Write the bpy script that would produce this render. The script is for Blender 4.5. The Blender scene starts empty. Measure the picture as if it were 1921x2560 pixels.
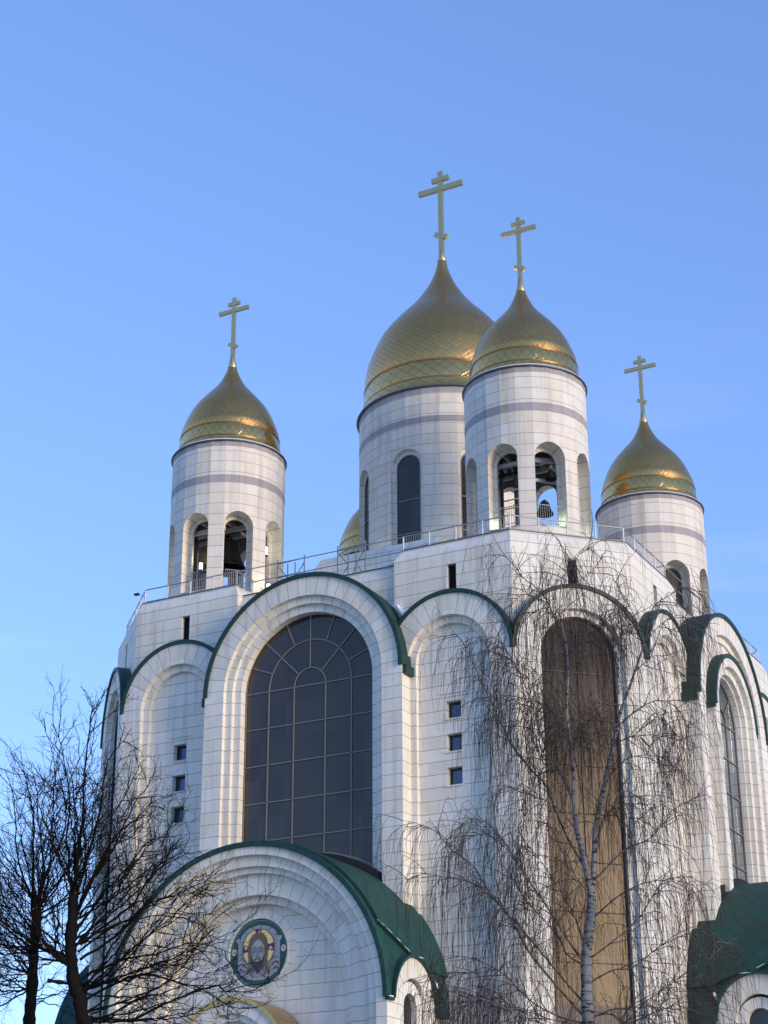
import bpy, math, random
from mathutils import Vector, Matrix
from math import sin, cos, pi, radians, sqrt, atan2, tan
random.seed(7)
sc = bpy.context.scene

# ------------------------------------------------------------------ camera
CAM = Vector((45.33411, -92.44284, 1.6)); FPX = 4572.308; PITCH = 0.4028817; ROLL = -0.0038381; AZ = 0.4930914
Fw = Vector((-sin(AZ)*cos(PITCH), cos(AZ)*cos(PITCH), sin(PITCH)))
Rt = Vector((cos(AZ), sin(AZ), 0)); Up = Rt.cross(Fw)
Rt2 = Rt*cos(ROLL)+Up*sin(ROLL); Up2 = -Rt*sin(ROLL)+Up*cos(ROLL)
cd = bpy.data.cameras.new('camera'); cam = bpy.data.objects.new('camera', cd); sc.collection.objects.link(cam)
m = Matrix((Rt2, Up2, -Fw)).transposed().to_4x4(); m.translation = CAM; cam.matrix_world = m
cd.sensor_fit = 'HORIZONTAL'; cd.sensor_width = 36; cd.lens = 36*FPX/1921
cd.clip_start = 0.5; cd.clip_end = 6000
sc.camera = cam

# ------------------------------------------------------------------ light
SUN_AZ, SUN_EL = -15.0, 8.0          # degrees, azimuth counter-clockwise from +X
w = bpy.data.worlds.new('World'); sc.world = w; w.use_nodes = True
nt = w.node_tree; bg = nt.nodes['Background']
sky = nt.nodes.new('ShaderNodeTexSky'); sky.sky_type = 'NISHITA'; sky.sun_disc = False
sky.sun_elevation = radians(SUN_EL); sky.sun_rotation = radians(90-SUN_AZ)
sky.ozone_density = 3; sky.air_density = 1; sky.dust_density = 0
gm = nt.nodes.new('ShaderNodeGamma'); gm.inputs[1].default_value = 0.75
mul = nt.nodes.new('ShaderNodeMix'); mul.data_type = 'RGBA'; mul.blend_type = 'MULTIPLY'; mul.inputs[0].default_value = 1
mul.inputs[7].default_value = (0.82, 0.885, 1.24, 1)
nt.links.new(sky.outputs[0], gm.inputs[0]); nt.links.new(gm.outputs[0], mul.inputs[6])
tcw = nt.nodes.new('ShaderNodeTexCoord'); mpw = nt.nodes.new('ShaderNodeMapping'); mpw.inputs['Scale'].default_value = (1.6, 1.6, 9.0)
nz = nt.nodes.new('ShaderNodeTexNoise'); nz.inputs['Scale'].default_value = 1.7; nz.inputs['Detail'].default_value = 6; nz.inputs['Roughness'].default_value = .55; nz.inputs['Distortion'].default_value = .6
rw = nt.nodes.new('ShaderNodeMapRange'); rw.inputs[1].default_value = .52; rw.inputs[2].default_value = .85; rw.inputs[3].default_value = 0; rw.inputs[4].default_value = .32
cw = nt.nodes.new('ShaderNodeMix'); cw.data_type = 'RGBA'; cw.inputs[7].default_value = (1.9, 2.3, 2.7, 1)      # thin high cloud veil
nt.links.new(tcw.outputs['Generated'], mpw.inputs[0]); nt.links.new(mpw.outputs[0], nz.inputs['Vector']); nt.links.new(nz.outputs['Fac'], rw.inputs[0]); sxw = nt.nodes.new('ShaderNodeSeparateXYZ'); nt.links.new(tcw.outputs['Generated'], sxw.inputs[0])
mk = nt.nodes.new('ShaderNodeMapRange'); mk.interpolation_type = 'SMOOTHSTEP'; mk.inputs[1].default_value = .50; mk.inputs[2].default_value = .36; nt.links.new(sxw.outputs[2], mk.inputs[0])
mw = nt.nodes.new('ShaderNodeMath'); mw.operation = 'MULTIPLY'; nt.links.new(rw.outputs[0], mw.inputs[0]); nt.links.new(mk.outputs[0], mw.inputs[1]); nt.links.new(mw.outputs[0], cw.inputs[0])
nt.links.new(mul.outputs[2], cw.inputs[6]); nt.links.new(cw.outputs[2], bg.inputs[0])
bg.inputs[1].default_value = 0.15
sl = bpy.data.lights.new('sun', 'SUN'); sl.energy = 1.15; sl.angle = radians(20); sl.color = (1.0, 0.79, 0.56)
so = bpy.data.objects.new('sun', sl); sc.collection.objects.link(so)
sd = -Vector((cos(radians(SUN_EL))*cos(radians(SUN_AZ)), cos(radians(SUN_EL))*sin(radians(SUN_AZ)), sin(radians(SUN_EL))))
so.rotation_euler = sd.to_track_quat('-Z', 'Y').to_euler(); so.location = (60, -20, 80)
sc.view_settings.view_transform = 'Standard'; sc.view_settings.look = 'None'
sc.view_settings.exposure = 1.55; sc.view_settings.gamma = 1
sc.render.film_transparent = False

# ------------------------------------------------------------------ mesh helper
COL = sc.collection
class MB:
    def __init__(s): s.v = []; s.f = []; s.uv = []; s.mi = []; s.sm = []
    def face(s, pts, uvs=None, mat=0, smooth=False):
        b = len(s.v); s.v.extend(tuple(p) for p in pts); s.f.append(tuple(range(b, b+len(pts))))
        s.uv.append(uvs if uvs else [(p[0], p[2]) for p in pts]); s.mi.append(mat); s.sm.append(smooth)
    def grid(s, rows, uvrows=None, mat=0, smooth=True, closed=False):
        b = len(s.v); n = len(rows[0])
        for r in rows: s.v.extend(tuple(p) for p in r)
        for i in range(len(rows)-1):
            for j in range(n if closed else n-1):
                k = (j+1) % n
                s.f.append((b+i*n+j, b+i*n+k, b+(i+1)*n+k, b+(i+1)*n+j))
                if uvrows: s.uv.append([uvrows[i][j], uvrows[i][j+1], uvrows[i+1][j+1], uvrows[i+1][j]])
                else: s.uv.append([(0, 0)]*4)
                s.mi.append(mat); s.sm.append(smooth)
    def box(s, c, h, ax=None, mat=0):
        c = Vector(c); ax = ax or (Vector((1, 0, 0)), Vector((0, 1, 0)), Vector((0, 0, 1)))
        for i in range(3):
            a, b, d = ax[i]*h[i], ax[(i+1) % 3]*h[(i+1) % 3], ax[(i+2) % 3]*h[(i+2) % 3]
            for sg in (1, -1):
                P = [c+a*sg+b*x+d*y for x, y in ((-1, -1), (1, -1), (1, 1), (-1, 1))]
                s.face(P, None, mat)
    def tube(s, pts, rs, n=6, mat=0, smooth=True):
        pts = [Vector(p) for p in pts]
        if not isinstance(rs, (list, tuple)): rs = [rs]*len(pts)
        t = (pts[1]-pts[0]).normalized(); a = t.cross(Vector((0, 0, 1)))
        if a.length < 1e-3: a = Vector((1, 0, 0))
        a.normalize(); rows = []; uvr = []; L = 0
        for i, p in enumerate(pts):
            t = (pts[min(i+1, len(pts)-1)]-pts[max(i-1, 0)]).normalized()
            a = (a-t*a.dot(t)); a = a.normalized() if a.length > 1e-6 else t.orthogonal().normalized()
            b = t.cross(a); r = rs[i]
            if i: L += (p-pts[i-1]).length
            rows.append([p+(a*cos(2*pi*k/n)+b*sin(2*pi*k/n))*r for k in range(n)])
            uvr.append([(k/n, L) for k in range(n+1)])
        s.grid(rows, uvr, mat, smooth, True)
    def lathe(s, c, prof, n=48, mat=0, smooth=True, a0=0.0):
        rows = []; uvr = []; L = 0
        for i, (r, z) in enumerate(prof):
            if i: L += math.hypot(r-prof[i-1][0], z-prof[i-1][1])
            rows.append([(c[0]+r*cos(a0+2*pi*k/n), c[1]+r*sin(a0+2*pi*k/n), c[2]+z) for k in range(n)])
            uvr.append([(k/n, L) for k in range(n+1)])
        s.grid(rows, uvr, mat, smooth, True)
    def build(s, name, mats, parent=None, **props):
        me = bpy.data.meshes.new(name); me.from_pydata(s.v, [], s.f)
        if not isinstance(mats, (list, tuple)): mats = [mats]
        for x in mats: me.materials.append(x)
        ul = me.uv_layers.new(name='UVMap')
        flat = [c for f in s.uv for p in f for c in p]
        ul.data.foreach_set('uv', flat)
        me.polygons.foreach_set('material_index', s.mi); me.polygons.foreach_set('use_smooth', s.sm)
        me.update()
        o = bpy.data.objects.new(name, me); COL.objects.link(o)
        if parent: o.parent = parent
        for k, v in props.items(): o[k] = v
        return o
def thing(name, label, cat, loc=(0, 0, 0), group=None):
    o = bpy.data.objects.new(name, None); COL.objects.link(o); o.location = loc
    o['label'] = label; o['category'] = cat
    if group: o['group'] = group
    return o
def frame(theta, cx=0.0, cy=0.0):
    c, s = cos(theta), sin(theta)
    return lambda u, d, z: (cx+u*c+d*s, cy+u*s-d*c, z)

# ------------------------------------------------------------------ materials
def newmat(name):
    mt = bpy.data.materials.new(name); mt.use_nodes = True
    return mt, mt.node_tree, mt.node_tree.nodes['Principled BSDF']
class NT:
    def __init__(s, nt): s.nt = nt
    def n(s, t, **kw):
        x = s.nt.nodes.new(t)
        for k, v in kw.items(): setattr(x, k, v)
        return x
    def link(s, a, b): s.nt.links.new(a, b)
    def m(s, op, a, b=None, c=None):
        x = s.nt.nodes.new('ShaderNodeMath'); x.operation = op
        for i, q in enumerate((a, b, c)):
            if q is None: continue
            if isinstance(q, (int, float)): x.inputs[i].default_value = q
            else: s.link(q, x.inputs[i])
        return x.outputs[0]
    def mix(s, f, a, b, blend='MIX'):
        x = s.nt.nodes.new('ShaderNodeMix'); x.data_type = 'RGBA'; x.blend_type = blend
        for i, q in ((0, f), (6, a), (7, b)):
            if isinstance(q, (int, float, tuple)): x.inputs[i].default_value = q
            else: s.link(q, x.inputs[i])
        return x.outputs[2]
    def noise(s, vec, scale, detail=4, rough=.6):
        x = s.n('ShaderNodeTexNoise'); x.inputs['Scale'].default_value = scale
        x.inputs['Detail'].default_value = detail; x.inputs['Roughness'].default_value = rough
        s.link(vec, x.inputs['Vector']); return x.outputs['Fac']
    def ramp(s, fac, a, b, lo=0.0, hi=1.0):
        x = s.n('ShaderNodeMapRange'); s.link(fac, x.inputs[0])
        x.inputs[1].default_value = a; x.inputs[2].default_value = b; x.inputs[3].default_value = lo; x.inputs[4].default_value = hi
        return x.outputs[0]
def stone_mat(name, h=0.63, wdt=1.9, v0=29.39, stagger=1.0, vert=0.40, base=(.72, .69, .60), var=.11, jw=.030, panel=.11):
    mt, nt, bs = newmat(name); N = NT(nt)
    tc = N.n('ShaderNodeTexCoord'); sx = N.n('ShaderNodeSeparateXYZ'); N.link(tc.outputs['UV'], sx.inputs[0])
    u, v = sx.outputs[0], sx.outputs[1]
    vv = N.m('DIVIDE', N.m('SUBTRACT', v, v0-h*100), h); row = N.m('FLOOR', vv); fv = N.m('SUBTRACT', vv, row)
    wn = N.n('ShaderNodeTexWhiteNoise'); wn.noise_dimensions = '1D'; N.link(row, wn.inputs['W'])
    uu = N.m('ADD', N.m('DIVIDE', u, wdt), N.m('MULTIPLY', wn.outputs['Value'], stagger)); colm = N.m('FLOOR', uu); fu = N.m('SUBTRACT', uu, colm)
    jv = N.m('LESS_THAN', fv, jw/h)
    ju = N.m('MULTIPLY', N.m('LESS_THAN', fu, jw*.8/wdt), vert)
    joint = N.m('MAXIMUM', jv, ju)
    cb = N.n('ShaderNodeCombineXYZ'); N.link(row, cb.inputs[0]); N.link(colm, cb.inputs[1])
    w2 = N.n('ShaderNodeTexWhiteNoise'); w2.noise_dimensions = '3D'; N.link(cb.outputs[0], w2.inputs['Vector'])
    ob = tc.outputs['Object']
    n1 = N.noise(ob, 1.6, 6, .65); n2 = N.noise(ob, 9, 5, .7)
    mp = N.n('ShaderNodeMapping'); mp.inputs['Scale'].default_value = (2.6, 2.6, .13); N.link(ob, mp.inputs[0])
    n3 = N.noise(mp.outputs[0], 1.0, 4, .6)
    val = N.m('ADD', N.ramp(w2.outputs['Value'], 0, 1, 1-panel/2, 1+panel/2), N.m('MULTIPLY', N.m('SUBTRACT', n1, .5), var*2.4))
    val = N.m('ADD', val, N.m('MULTIPLY', N.m('SUBTRACT', n2, .5), var*1.5))
    val = N.m('SUBTRACT', val, N.ramp(n3, .50, .72, 0, .25))
    hue = N.mix(w2.outputs['Value'], (base[0]*1.01, base[1], base[2]*.97, 1), (base[0]*.985, base[1]*.99, base[2]*1.03, 1))
    hv = N.n('ShaderNodeHueSaturation'); N.link(hue, hv.inputs['Color']); N.link(val, hv.inputs['Value'])
    col = N.mix(joint, hv.outputs[0], (.27, .255, .235, 1))
    N.link(col, bs.inputs['Base Color']); bs.inputs['Roughness'].default_value = .62
    bs.inputs['Specular IOR Level'].default_value = .35
    bp = N.n('ShaderNodeBump'); bp.inputs['Strength'].default_value = .35; bp.inputs['Distance'].default_value = .02
    N.link(N.m('SUBTRACT', N.m('MULTIPLY', n2, .25), joint), bp.inputs['Height']); N.link(bp.outputs[0], bs.inputs['Normal'])
    return mt
STONE = stone_mat('pale_limestone_courses')
RING = stone_mat('pale_limestone_voussoirs', vert=0.0, panel=.12)
DRUM = stone_mat('drum_limestone_panels', h=0.66, wdt=1.0, v0=46.93, stagger=0.0, vert=.20, base=(.67, .625, .535), panel=.12, jw=.030)
PLAIN = stone_mat('pale_limestone_plain', vert=0, jw=0.0, panel=0)
GREYB = stone_mat('grey_stone_band', vert=0.0, jw=0, base=(.33, .315, .32), panel=.10)
def simple(name, col, rough=.5, metal=0.0, spec=.5, nscale=None, namt=.25):
    mt, nt, bs = newmat(name); N = NT(nt)
    bs.inputs['Roughness'].default_value = rough; bs.inputs['Metallic'].default_value = metal; bs.inputs['Specular IOR Level'].default_value = spec
    if nscale:
        tc = N.n('ShaderNodeTexCoord'); f = N.noise(tc.outputs['Object'], nscale, 5, .65)
        N.link(N.mix(f, tuple(c*(1-namt) for c in col)+(1,), tuple(min(1, c*(1+namt)) for c in col)+(1,)), bs.inputs['Base Color'])
    else: bs.inputs['Base Color'].default_value = col+(1,)
    return mt
def scale_mat(name, col, dark, nu, dv, metal, rough, line=.05, diamond=True, bump=.5, var=.2, drough=.12, uvscale=None):
    """overlapping sheet-metal scales: UV u (0..1 or metres) and v (metres)"""
    mt, nt, bs = newmat(name); N = NT(nt)
    tc = N.n('ShaderNodeTexCoord'); sx = N.n('ShaderNodeSeparateXYZ'); N.link(tc.outputs['UV'], sx.inputs[0])
    a = N.m('MULTIPLY', sx.outputs[0], nu); b = N.m('DIVIDE', sx.outputs[1], dv)
    if diamond: p, q = N.m('ADD', a, b), N.m('SUBTRACT', a, b)
    else: p, q = a, b
    fp, fq = N.m('FRACT', N.m('ADD', p, 500.0)), N.m('FRACT', N.m('ADD', q, 500.0))
    ln = N.m('MAXIMUM', N.m('LESS_THAN', fp, line), N.m('LESS_THAN', fq, line))
    cb = N.n('ShaderNodeCombineXYZ'); N.link(N.m('FLOOR', N.m('ADD', p, 500.0)), cb.inputs[0]); N.link(N.m('FLOOR', N.m('ADD', q, 500.0)), cb.inputs[1])
    wn = N.n('ShaderNodeTexWhiteNoise'); wn.noise_dimensions = '3D'; N.link(cb.outputs[0], wn.inputs['Vector'])
    n1 = N.noise(tc.outputs['Object'], 1.1, 4, .6)
    val = N.m('ADD', N.ramp(wn.outputs['Value'], 0, 1, 1-var/2, 1+var/2), N.m('MULTIPLY', N.m('SUBTRACT', n1, .5), var))
    hv = N.n('ShaderNodeHueSaturation'); hv.inputs['Color'].default_value = col+(1,); N.link(val, hv.inputs['Value'])
    N.link(N.mix(ln, hv.outputs[0], dark+(1,)), bs.inputs['Base Color'])
    bs.inputs['Metallic'].default_value = metal
    N.link(N.ramp(wn.outputs['Value'], 0, 1, rough-drough/2, rough+drough/2), bs.inputs['Roughness'])
    hgt = N.m('ADD', N.m('MULTIPLY', N.m('ADD', fp, fq), .6), N.m('MULTIPLY', ln, -.6))
    bp = N.n('ShaderNodeBump'); bp.inputs['Strength'].default_value = bump; bp.inputs['Distance'].default_value = .012
    N.link(hgt, bp.inputs['Height']); N.link(bp.outputs[0], bs.inputs['Normal'])
    return mt
GOLD_D = scale_mat('gilded_scales', (.82, .44, .14), (.22, .11, .04), 66, .36, 1.0, .26, line=.06, bump=.18, var=.07, drough=.05)
GOLD_B = scale_mat('gilded_bright_band', (1.0, .57, .18), (.30, .14, .04), 40, .62, 1.0, .16, line=.05, bump=.3, var=.12, drough=.06)
GOLD_T = simple('gold_trim_tarnished', (.42, .23, .07), .38, 1.0, nscale=7, namt=.55)
GOLD_P = simple('gold_plain', (.95, .68, .26), .20, 1.0, nscale=3, namt=.15)
GOLD_C = simple('gold_cross', (.66, .52, .26), .40, 1.0, nscale=6, namt=.08)
GREEN = scale_mat('green_roof_sheets', (.0025, .036, .028), (.001, .015, .012), 2.2, .62, 0.0, .58, line=.06, diamond=False, bump=.6, var=.5)
GREEND = scale_mat('green_roof_diamonds', (.0025, .046, .036), (.001, .018, .014), 1.1, 1.0, 0.0, .66, line=.06, diamond=True, bump=.7, var=.45)
GREENP = simple('green_paint', (.007, .085, .065), .4, nscale=2)
def glass_mat(name, col, rough, ior, tint=None, metal=0.0):
    mt, nt, bs = newmat(name); N = NT(nt); bs.inputs['Metallic'].default_value = metal
    tc = N.n('ShaderNodeTexCoord'); n = N.noise(tc.outputs['Object'], .35, 2, .5)
    bs.inputs['Base Color'].default_value = col+(1,); bs.inputs['Roughness'].default_value = rough; bs.inputs['IOR'].default_value = ior
    if tint: bs.inputs['Specular Tint'].default_value = tint+(1,)
    sx = N.n('ShaderNodeSeparateXYZ'); N.link(tc.outputs['UV'], sx.inputs[0])
    cu, cv = N.m('FLOOR', N.m('DIVIDE', N.m('ADD', sx.outputs[0], 50.92), 1.5)), N.m('FLOOR', N.m('DIVIDE', N.m('ADD', sx.outputs[1], 9.4), 1.93))
    cb = N.n('ShaderNodeCombineXYZ'); N.link(cu, cb.inputs[0]); N.link(cv, cb.inputs[1])
    wn = N.n('ShaderNodeTexWhiteNoise'); wn.noise_dimensions = '3D'; N.link(cb.outputs[0], wn.inputs['Vector'])
    sc_ = N.n('ShaderNodeSeparateColor'); N.link(wn.outputs['Color'], sc_.inputs[0])
    tilt = N.m('ADD', N.m('MULTIPLY', sx.outputs[0], N.m('SUBTRACT', sc_.outputs[0], .5)), N.m('MULTIPLY', sx.outputs[1], N.m('SUBTRACT', sc_.outputs[1], .5)))
    hsv = N.n('ShaderNodeHueSaturation'); hsv.inputs['Color'].default_value = col+(1,); N.link(N.ramp(sc_.outputs[2], 0, 1, .75, 1.3), hsv.inputs['Value']); N.link(hsv.outputs[0], bs.inputs['Base Color'])
    hsum = N.m('ADD', N.m('MULTIPLY', n, .25), N.m('MULTIPLY', tilt, .45))
    bp = N.n('ShaderNodeBump'); bp.inputs['Strength'].default_value = .5; bp.inputs['Distance'].default_value = .03
    N.link(hsum, bp.inputs['Height']); N.link(bp.outputs[0], bs.inputs['Normal'])
    return mt
GLASS = glass_mat('dark_tinted_glass', (.030, .027, .026), .04, 1.6, (1, .93, .85))
GLASSB = glass_mat('bronze_glass', (.040, .037, .034), .15, 1.21, (1.0, .84, .64))
GLASSC = glass_mat('side_window_glass', (.42, .45, .49), .03, 1.5, None, 1.0)
GLASSD = glass_mat('drum_window_glass', (.06, .058, .055), .3, 1.12)
GLASSK = glass_mat('slit_glass', (.010, .010, .014), .1, 1.14)
GLASSS = glass_mat('small_window_glass', (.07, .10, .17), .04, 1.6, None, .6)
MULL = simple('bronze_mullion', (.20, .185, .16), .45, .0)
DARKFR = simple('dark_window_frame', (.02, .018, .017), .5)
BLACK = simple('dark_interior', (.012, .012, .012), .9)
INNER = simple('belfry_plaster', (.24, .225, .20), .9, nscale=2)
STEEL = simple('galvanised_steel', (.34, .35, .37), .45, .7, nscale=8)
RAILW = simple('white_railing_paint', (.62, .64, .66), .5, nscale=6, namt=.1)
SCAF = simple('scaffold_steel', (.16, .18, .21), .5, .6, nscale=8)
COPING = simple('dark_coping', (.10, .10, .105), .5, .5, nscale=4)
BRONZE = simple('bell_bronze', (.010, .008, .008), .5, .3, nscale=5, namt=.4)
BEAM = simple('painted_beam', (.38, .37, .36), .6, nscale=4)
SNOWM = simple('old_snow', (.80, .82, .86), .7, nscale=8, namt=.08)
MEMB = simple('roof_membrane', (.62, .66, .72), .6, nscale=3, namt=.18)
WOODB = simple('brown_panel', (.05, .03, .022), .5, nscale=4, namt=.4)
def emis(name, col, st):
    mt, nt, bs = newmat(name); bs.inputs['Base Color'].default_value = (1, 1, 1, 1)
    bs.inputs['Emission Color'].default_value = col+(1,); bs.inputs['Emission Strength'].default_value = st; return mt
LAMP = emis('lit_lamp', (1.0, .90, .66), 1.2)

# ------------------------------------------------------------------ the ground
g = MB(); S = 3000
g.face([(-S, -S, 0), (S, -S, 0), (S, S, 0), (-S, S, 0)], [(0, 0), (1, 0), (1, 1), (0, 1)])
go = g.build('ground', simple('winter_ground', (.57, .54, .50), .9, nscale=.15, namt=.3)); go['kind'] = 'structure'
g = MB(); g.box((0, -60, -.02), (70, 50, .03)); po = g.build('pavement', stone_mat('square_paving', h=.6, wdt=.6, v0=0, base=(.30, .28, .26))); po['kind'] = 'structure'

# ------------------------------------------------------------------ cathedral
CA = thing('cathedral', 'white limestone cathedral with gilded onion domes and green arched roofs', 'cathedral')
ZB = 0.0
def arc(uc, zc, R, n=40, a0=0, a1=pi): return [(uc+R*cos(a0+(a1-a0)*i/n), zc+R*sin(a0+(a1-a0)*i/n), a0+(a1-a0)*i/n) for i in range(n+1)]
def vz(zc, Rm, a): return zc+Rm*min(a, pi-a)
def ring(mb, F, uc, zc, Ro, Ri, zb, df, db, n=40, leg=None, sides=(1, 1), mat=0):
    """arched stone order: front face, soffit and outer side, with straight legs to zb"""
    leg = leg if leg else Ro; Rm = (Ro+Ri)/2
    o, i_ = arc(uc, zc, Ro, n), arc(uc, zc, Ri, n)
    for k in range(n):
        a, b = o[k][2], o[k+1][2]; va, vb = vz(zc, Rm, a), vz(zc, Rm, b)
        mb.face([F(o[k][0], df, o[k][1]), F(o[k+1][0], df, o[k+1][1]), F(i_[k+1][0], df, i_[k+1][1]), F(i_[k][0], df, i_[k][1])],
                [(Ro, va), (Ro, vb), (Ri, vb), (Ri, va)], mat)
        mb.face([F(i_[k][0], df, i_[k][1]), F(i_[k+1][0], df, i_[k+1][1]), F(i_[k+1][0], db, i_[k+1][1]), F(i_[k][0], db, i_[k][1])],
                [(.3, va), (.3, vb), (.8, vb), (.8, va)], mat)
        mb.face([F(o[k][0], df, o[k][1]), F(o[k+1][0], df, o[k+1][1]), F(o[k+1][0], db, o[k+1][1]), F(o[k][0], db, o[k][1])],
                [(.3, va), (.3, vb), (.8, vb), (.8, va)], mat)
    for sgn, on in ((1, sides[0]), (-1, sides[1])):
        if not on: continue
        L = leg if not isinstance(leg, tuple) else leg[0 if sgn > 0 else 1]
        mb.face([F(uc+sgn*Ri, df, zb), F(uc+sgn*L, df, zb), F(uc+sgn*L, df, zc), F(uc+sgn*Ri, df, zc)], [(Ri, zb), (L, zb), (L, zc), (Ri, zc)], mat)
        mb.face([F(uc+sgn*Ri, df, zb), F(uc+sgn*Ri, db, zb), F(uc+sgn*Ri, db, zc), F(uc+sgn*Ri, df, zc)], [(0.3, zb), (.8, zb), (.8, zc), (.3, zc)], mat)
        mb.face([F(uc+sgn*L, df, zb), F(uc+sgn*L, db, zb), F(uc+sgn*L, db, zc), F(uc+sgn*L, df, zc)], [(0.3, zb), (.8, zb), (.8, zc), (.3, zc)], mat)
def wall(mb, F, u0, u1, z0, z1, d, holes=(), depth=.45, mat=0):
    us = sorted({u0, u1, *[h[0] for h in holes], *[h[1] for h in holes]}); zs = sorted({z0, z1, *[h[2] for h in holes], *[h[3] for h in holes]})
    for i in range(len(us)-1):
        for j in range(len(zs)-1):
            um, zm = (us[i]+us[i+1])/2, (zs[j]+zs[j+1])/2
            if any(h[0] < um < h[1] and h[2] < zm < h[3] for h in holes): continue
            q = [(us[i], zs[j]), (us[i+1], zs[j]), (us[i+1], zs[j+1]), (us[i], zs[j+1])]
            mb.face([F(a, d, b) for a, b in q], q, mat)
    for h in holes:
        for a, b, c, e in ((h[0], h[2], h[0], h[3]), (h[1], h[2], h[1], h[3]), (h[0], h[2], h[1], h[2]), (h[0], h[3], h[1], h[3])):
            mb.face([F(a, d, b), F(c, d, e), F(c, d-depth, e), F(a, d-depth, b)], [(.3, b), (.3, e), (.7, e), (.7, b)], mat)
def shell(mb, F, uc, zc, R0, R1, d0, d1, n=40, a0=0, a1=pi, zend=None, mat=0):
    """curved roof sheet from depth d0 (back) to d1 (front) between radii R0 and R1"""
    i_, o = arc(uc, zc, R0, n, a0, a1), arc(uc, zc, R1, n, a0, a1)
    for k in range(n):
        va, vb = R1*o[k][2], R1*o[k+1][2]
        mb.face([F(o[k][0], d0, o[k][1]), F(o[k][0], d1, o[k][1]), F(o[k+1][0], d1, o[k+1][1]), F(o[k+1][0], d0, o[k+1][1])], [(d0, va), (d1, va), (d1, vb), (d0, vb)], mat)
        mb.face([F(i_[k][0], d0, i_[k][1]), F(i_[k][0], d1, i_[k][1]), F(i_[k+1][0], d1, i_[k+1][1]), F(i_[k+1][0], d0, i_[k+1][1])], [(d0, va), (d1, va), (d1, vb), (d0, vb)], mat)
        for d in (d0, d1):
            mb.face([F(i_[k][0], d, i_[k][1]), F(o[k][0], d, o[k][1]), F(o[k+1][0], d, o[k+1][1]), F(i_[k+1][0], d, i_[k+1][1])], [(.2, va), (.3, va), (.3, vb), (.2, vb)], mat)
    for k in (0, n):
        mb.face([F(i_[k][0], d0, i_[k][1]), F(o[k][0], d0, o[k][1]), F(o[k][0], d1, o[k][1]), F(i_[k][0], d1, i_[k][1])], [(0.1, .1), (.2, .1), (.2, .2), (.1, .2)], mat)
def fbox(mb, F, u0, u1, d0, d1, z0, z1, mat=0):
    P = lambda u, d, z: F(u, d, z)
    for q in (((u0, d0, z0), (u1, d0, z0), (u1, d0, z1), (u0, d0, z1)), ((u0, d1, z0), (u1, d1, z0), (u1, d1, z1), (u0, d1, z1)),
              ((u0, d0, z0), (u0, d1, z0), (u0, d1, z1), (u0, d0, z1)), ((u1, d0, z0), (u1, d1, z0), (u1, d1, z1), (u1, d0, z1)),
              ((u0, d0, z0), (u1, d0, z0), (u1, d1, z0), (u0, d1, z0)), ((u0, d0, z1), (u1, d0, z1), (u1, d1, z1), (u0, d1, z1))):
        mb.face([P(*p) for p in q], [(p[0] if abs(q[0][0]-q[1][0])+abs(q[2][0]-q[1][0]) > 1e-6 else p[1], p[2]) for p in q], mat)
def arch_fill(mb, F, uc, zc, R, zb, d, n=40, mat=0):
    a = arc(uc, zc, R, n)
    mb.face([F(uc-R, d, zb), F(uc+R, d, zb)]+[F(x, d, z) for x, z, _ in a], [(uc-R, zb), (uc+R, zb)]+[(x, z) for x, z, _ in a], mat)
def fbar(mb, F, p, q, d, wd, th=.05, mat=0):
    (u0, z0), (u1, z1) = p, q; L = math.hypot(u1-u0, z1-z0); nx, nz = -(z1-z0)/L*wd/2, (u1-u0)/L*wd/2
    c = [(u0+nx, z0+nz), (u1+nx, z1+nz), (u1-nx, z1-nz), (u0-nx, z0-nz)]
    mb.face([F(a, d+th, b) for a, b in c], c, mat)
    for k in range(4):
        a, b = c[k], c[(k+1) % 4]; mb.face([F(a[0], d, a[1]), F(b[0], d, b[1]), F(b[0], d+th, b[1]), F(a[0], d+th, a[1])], [(0, 0)]*4, mat)
def farc(mb, F, uc, zc, R, d, wd, n=24, a0=0, a1=pi, th=.05):
    a = arc(uc, zc, R, n, a0, a1)
    for k in range(n): fbar(mb, F, a[k][:2], a[k+1][:2], d, wd, th)

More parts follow.
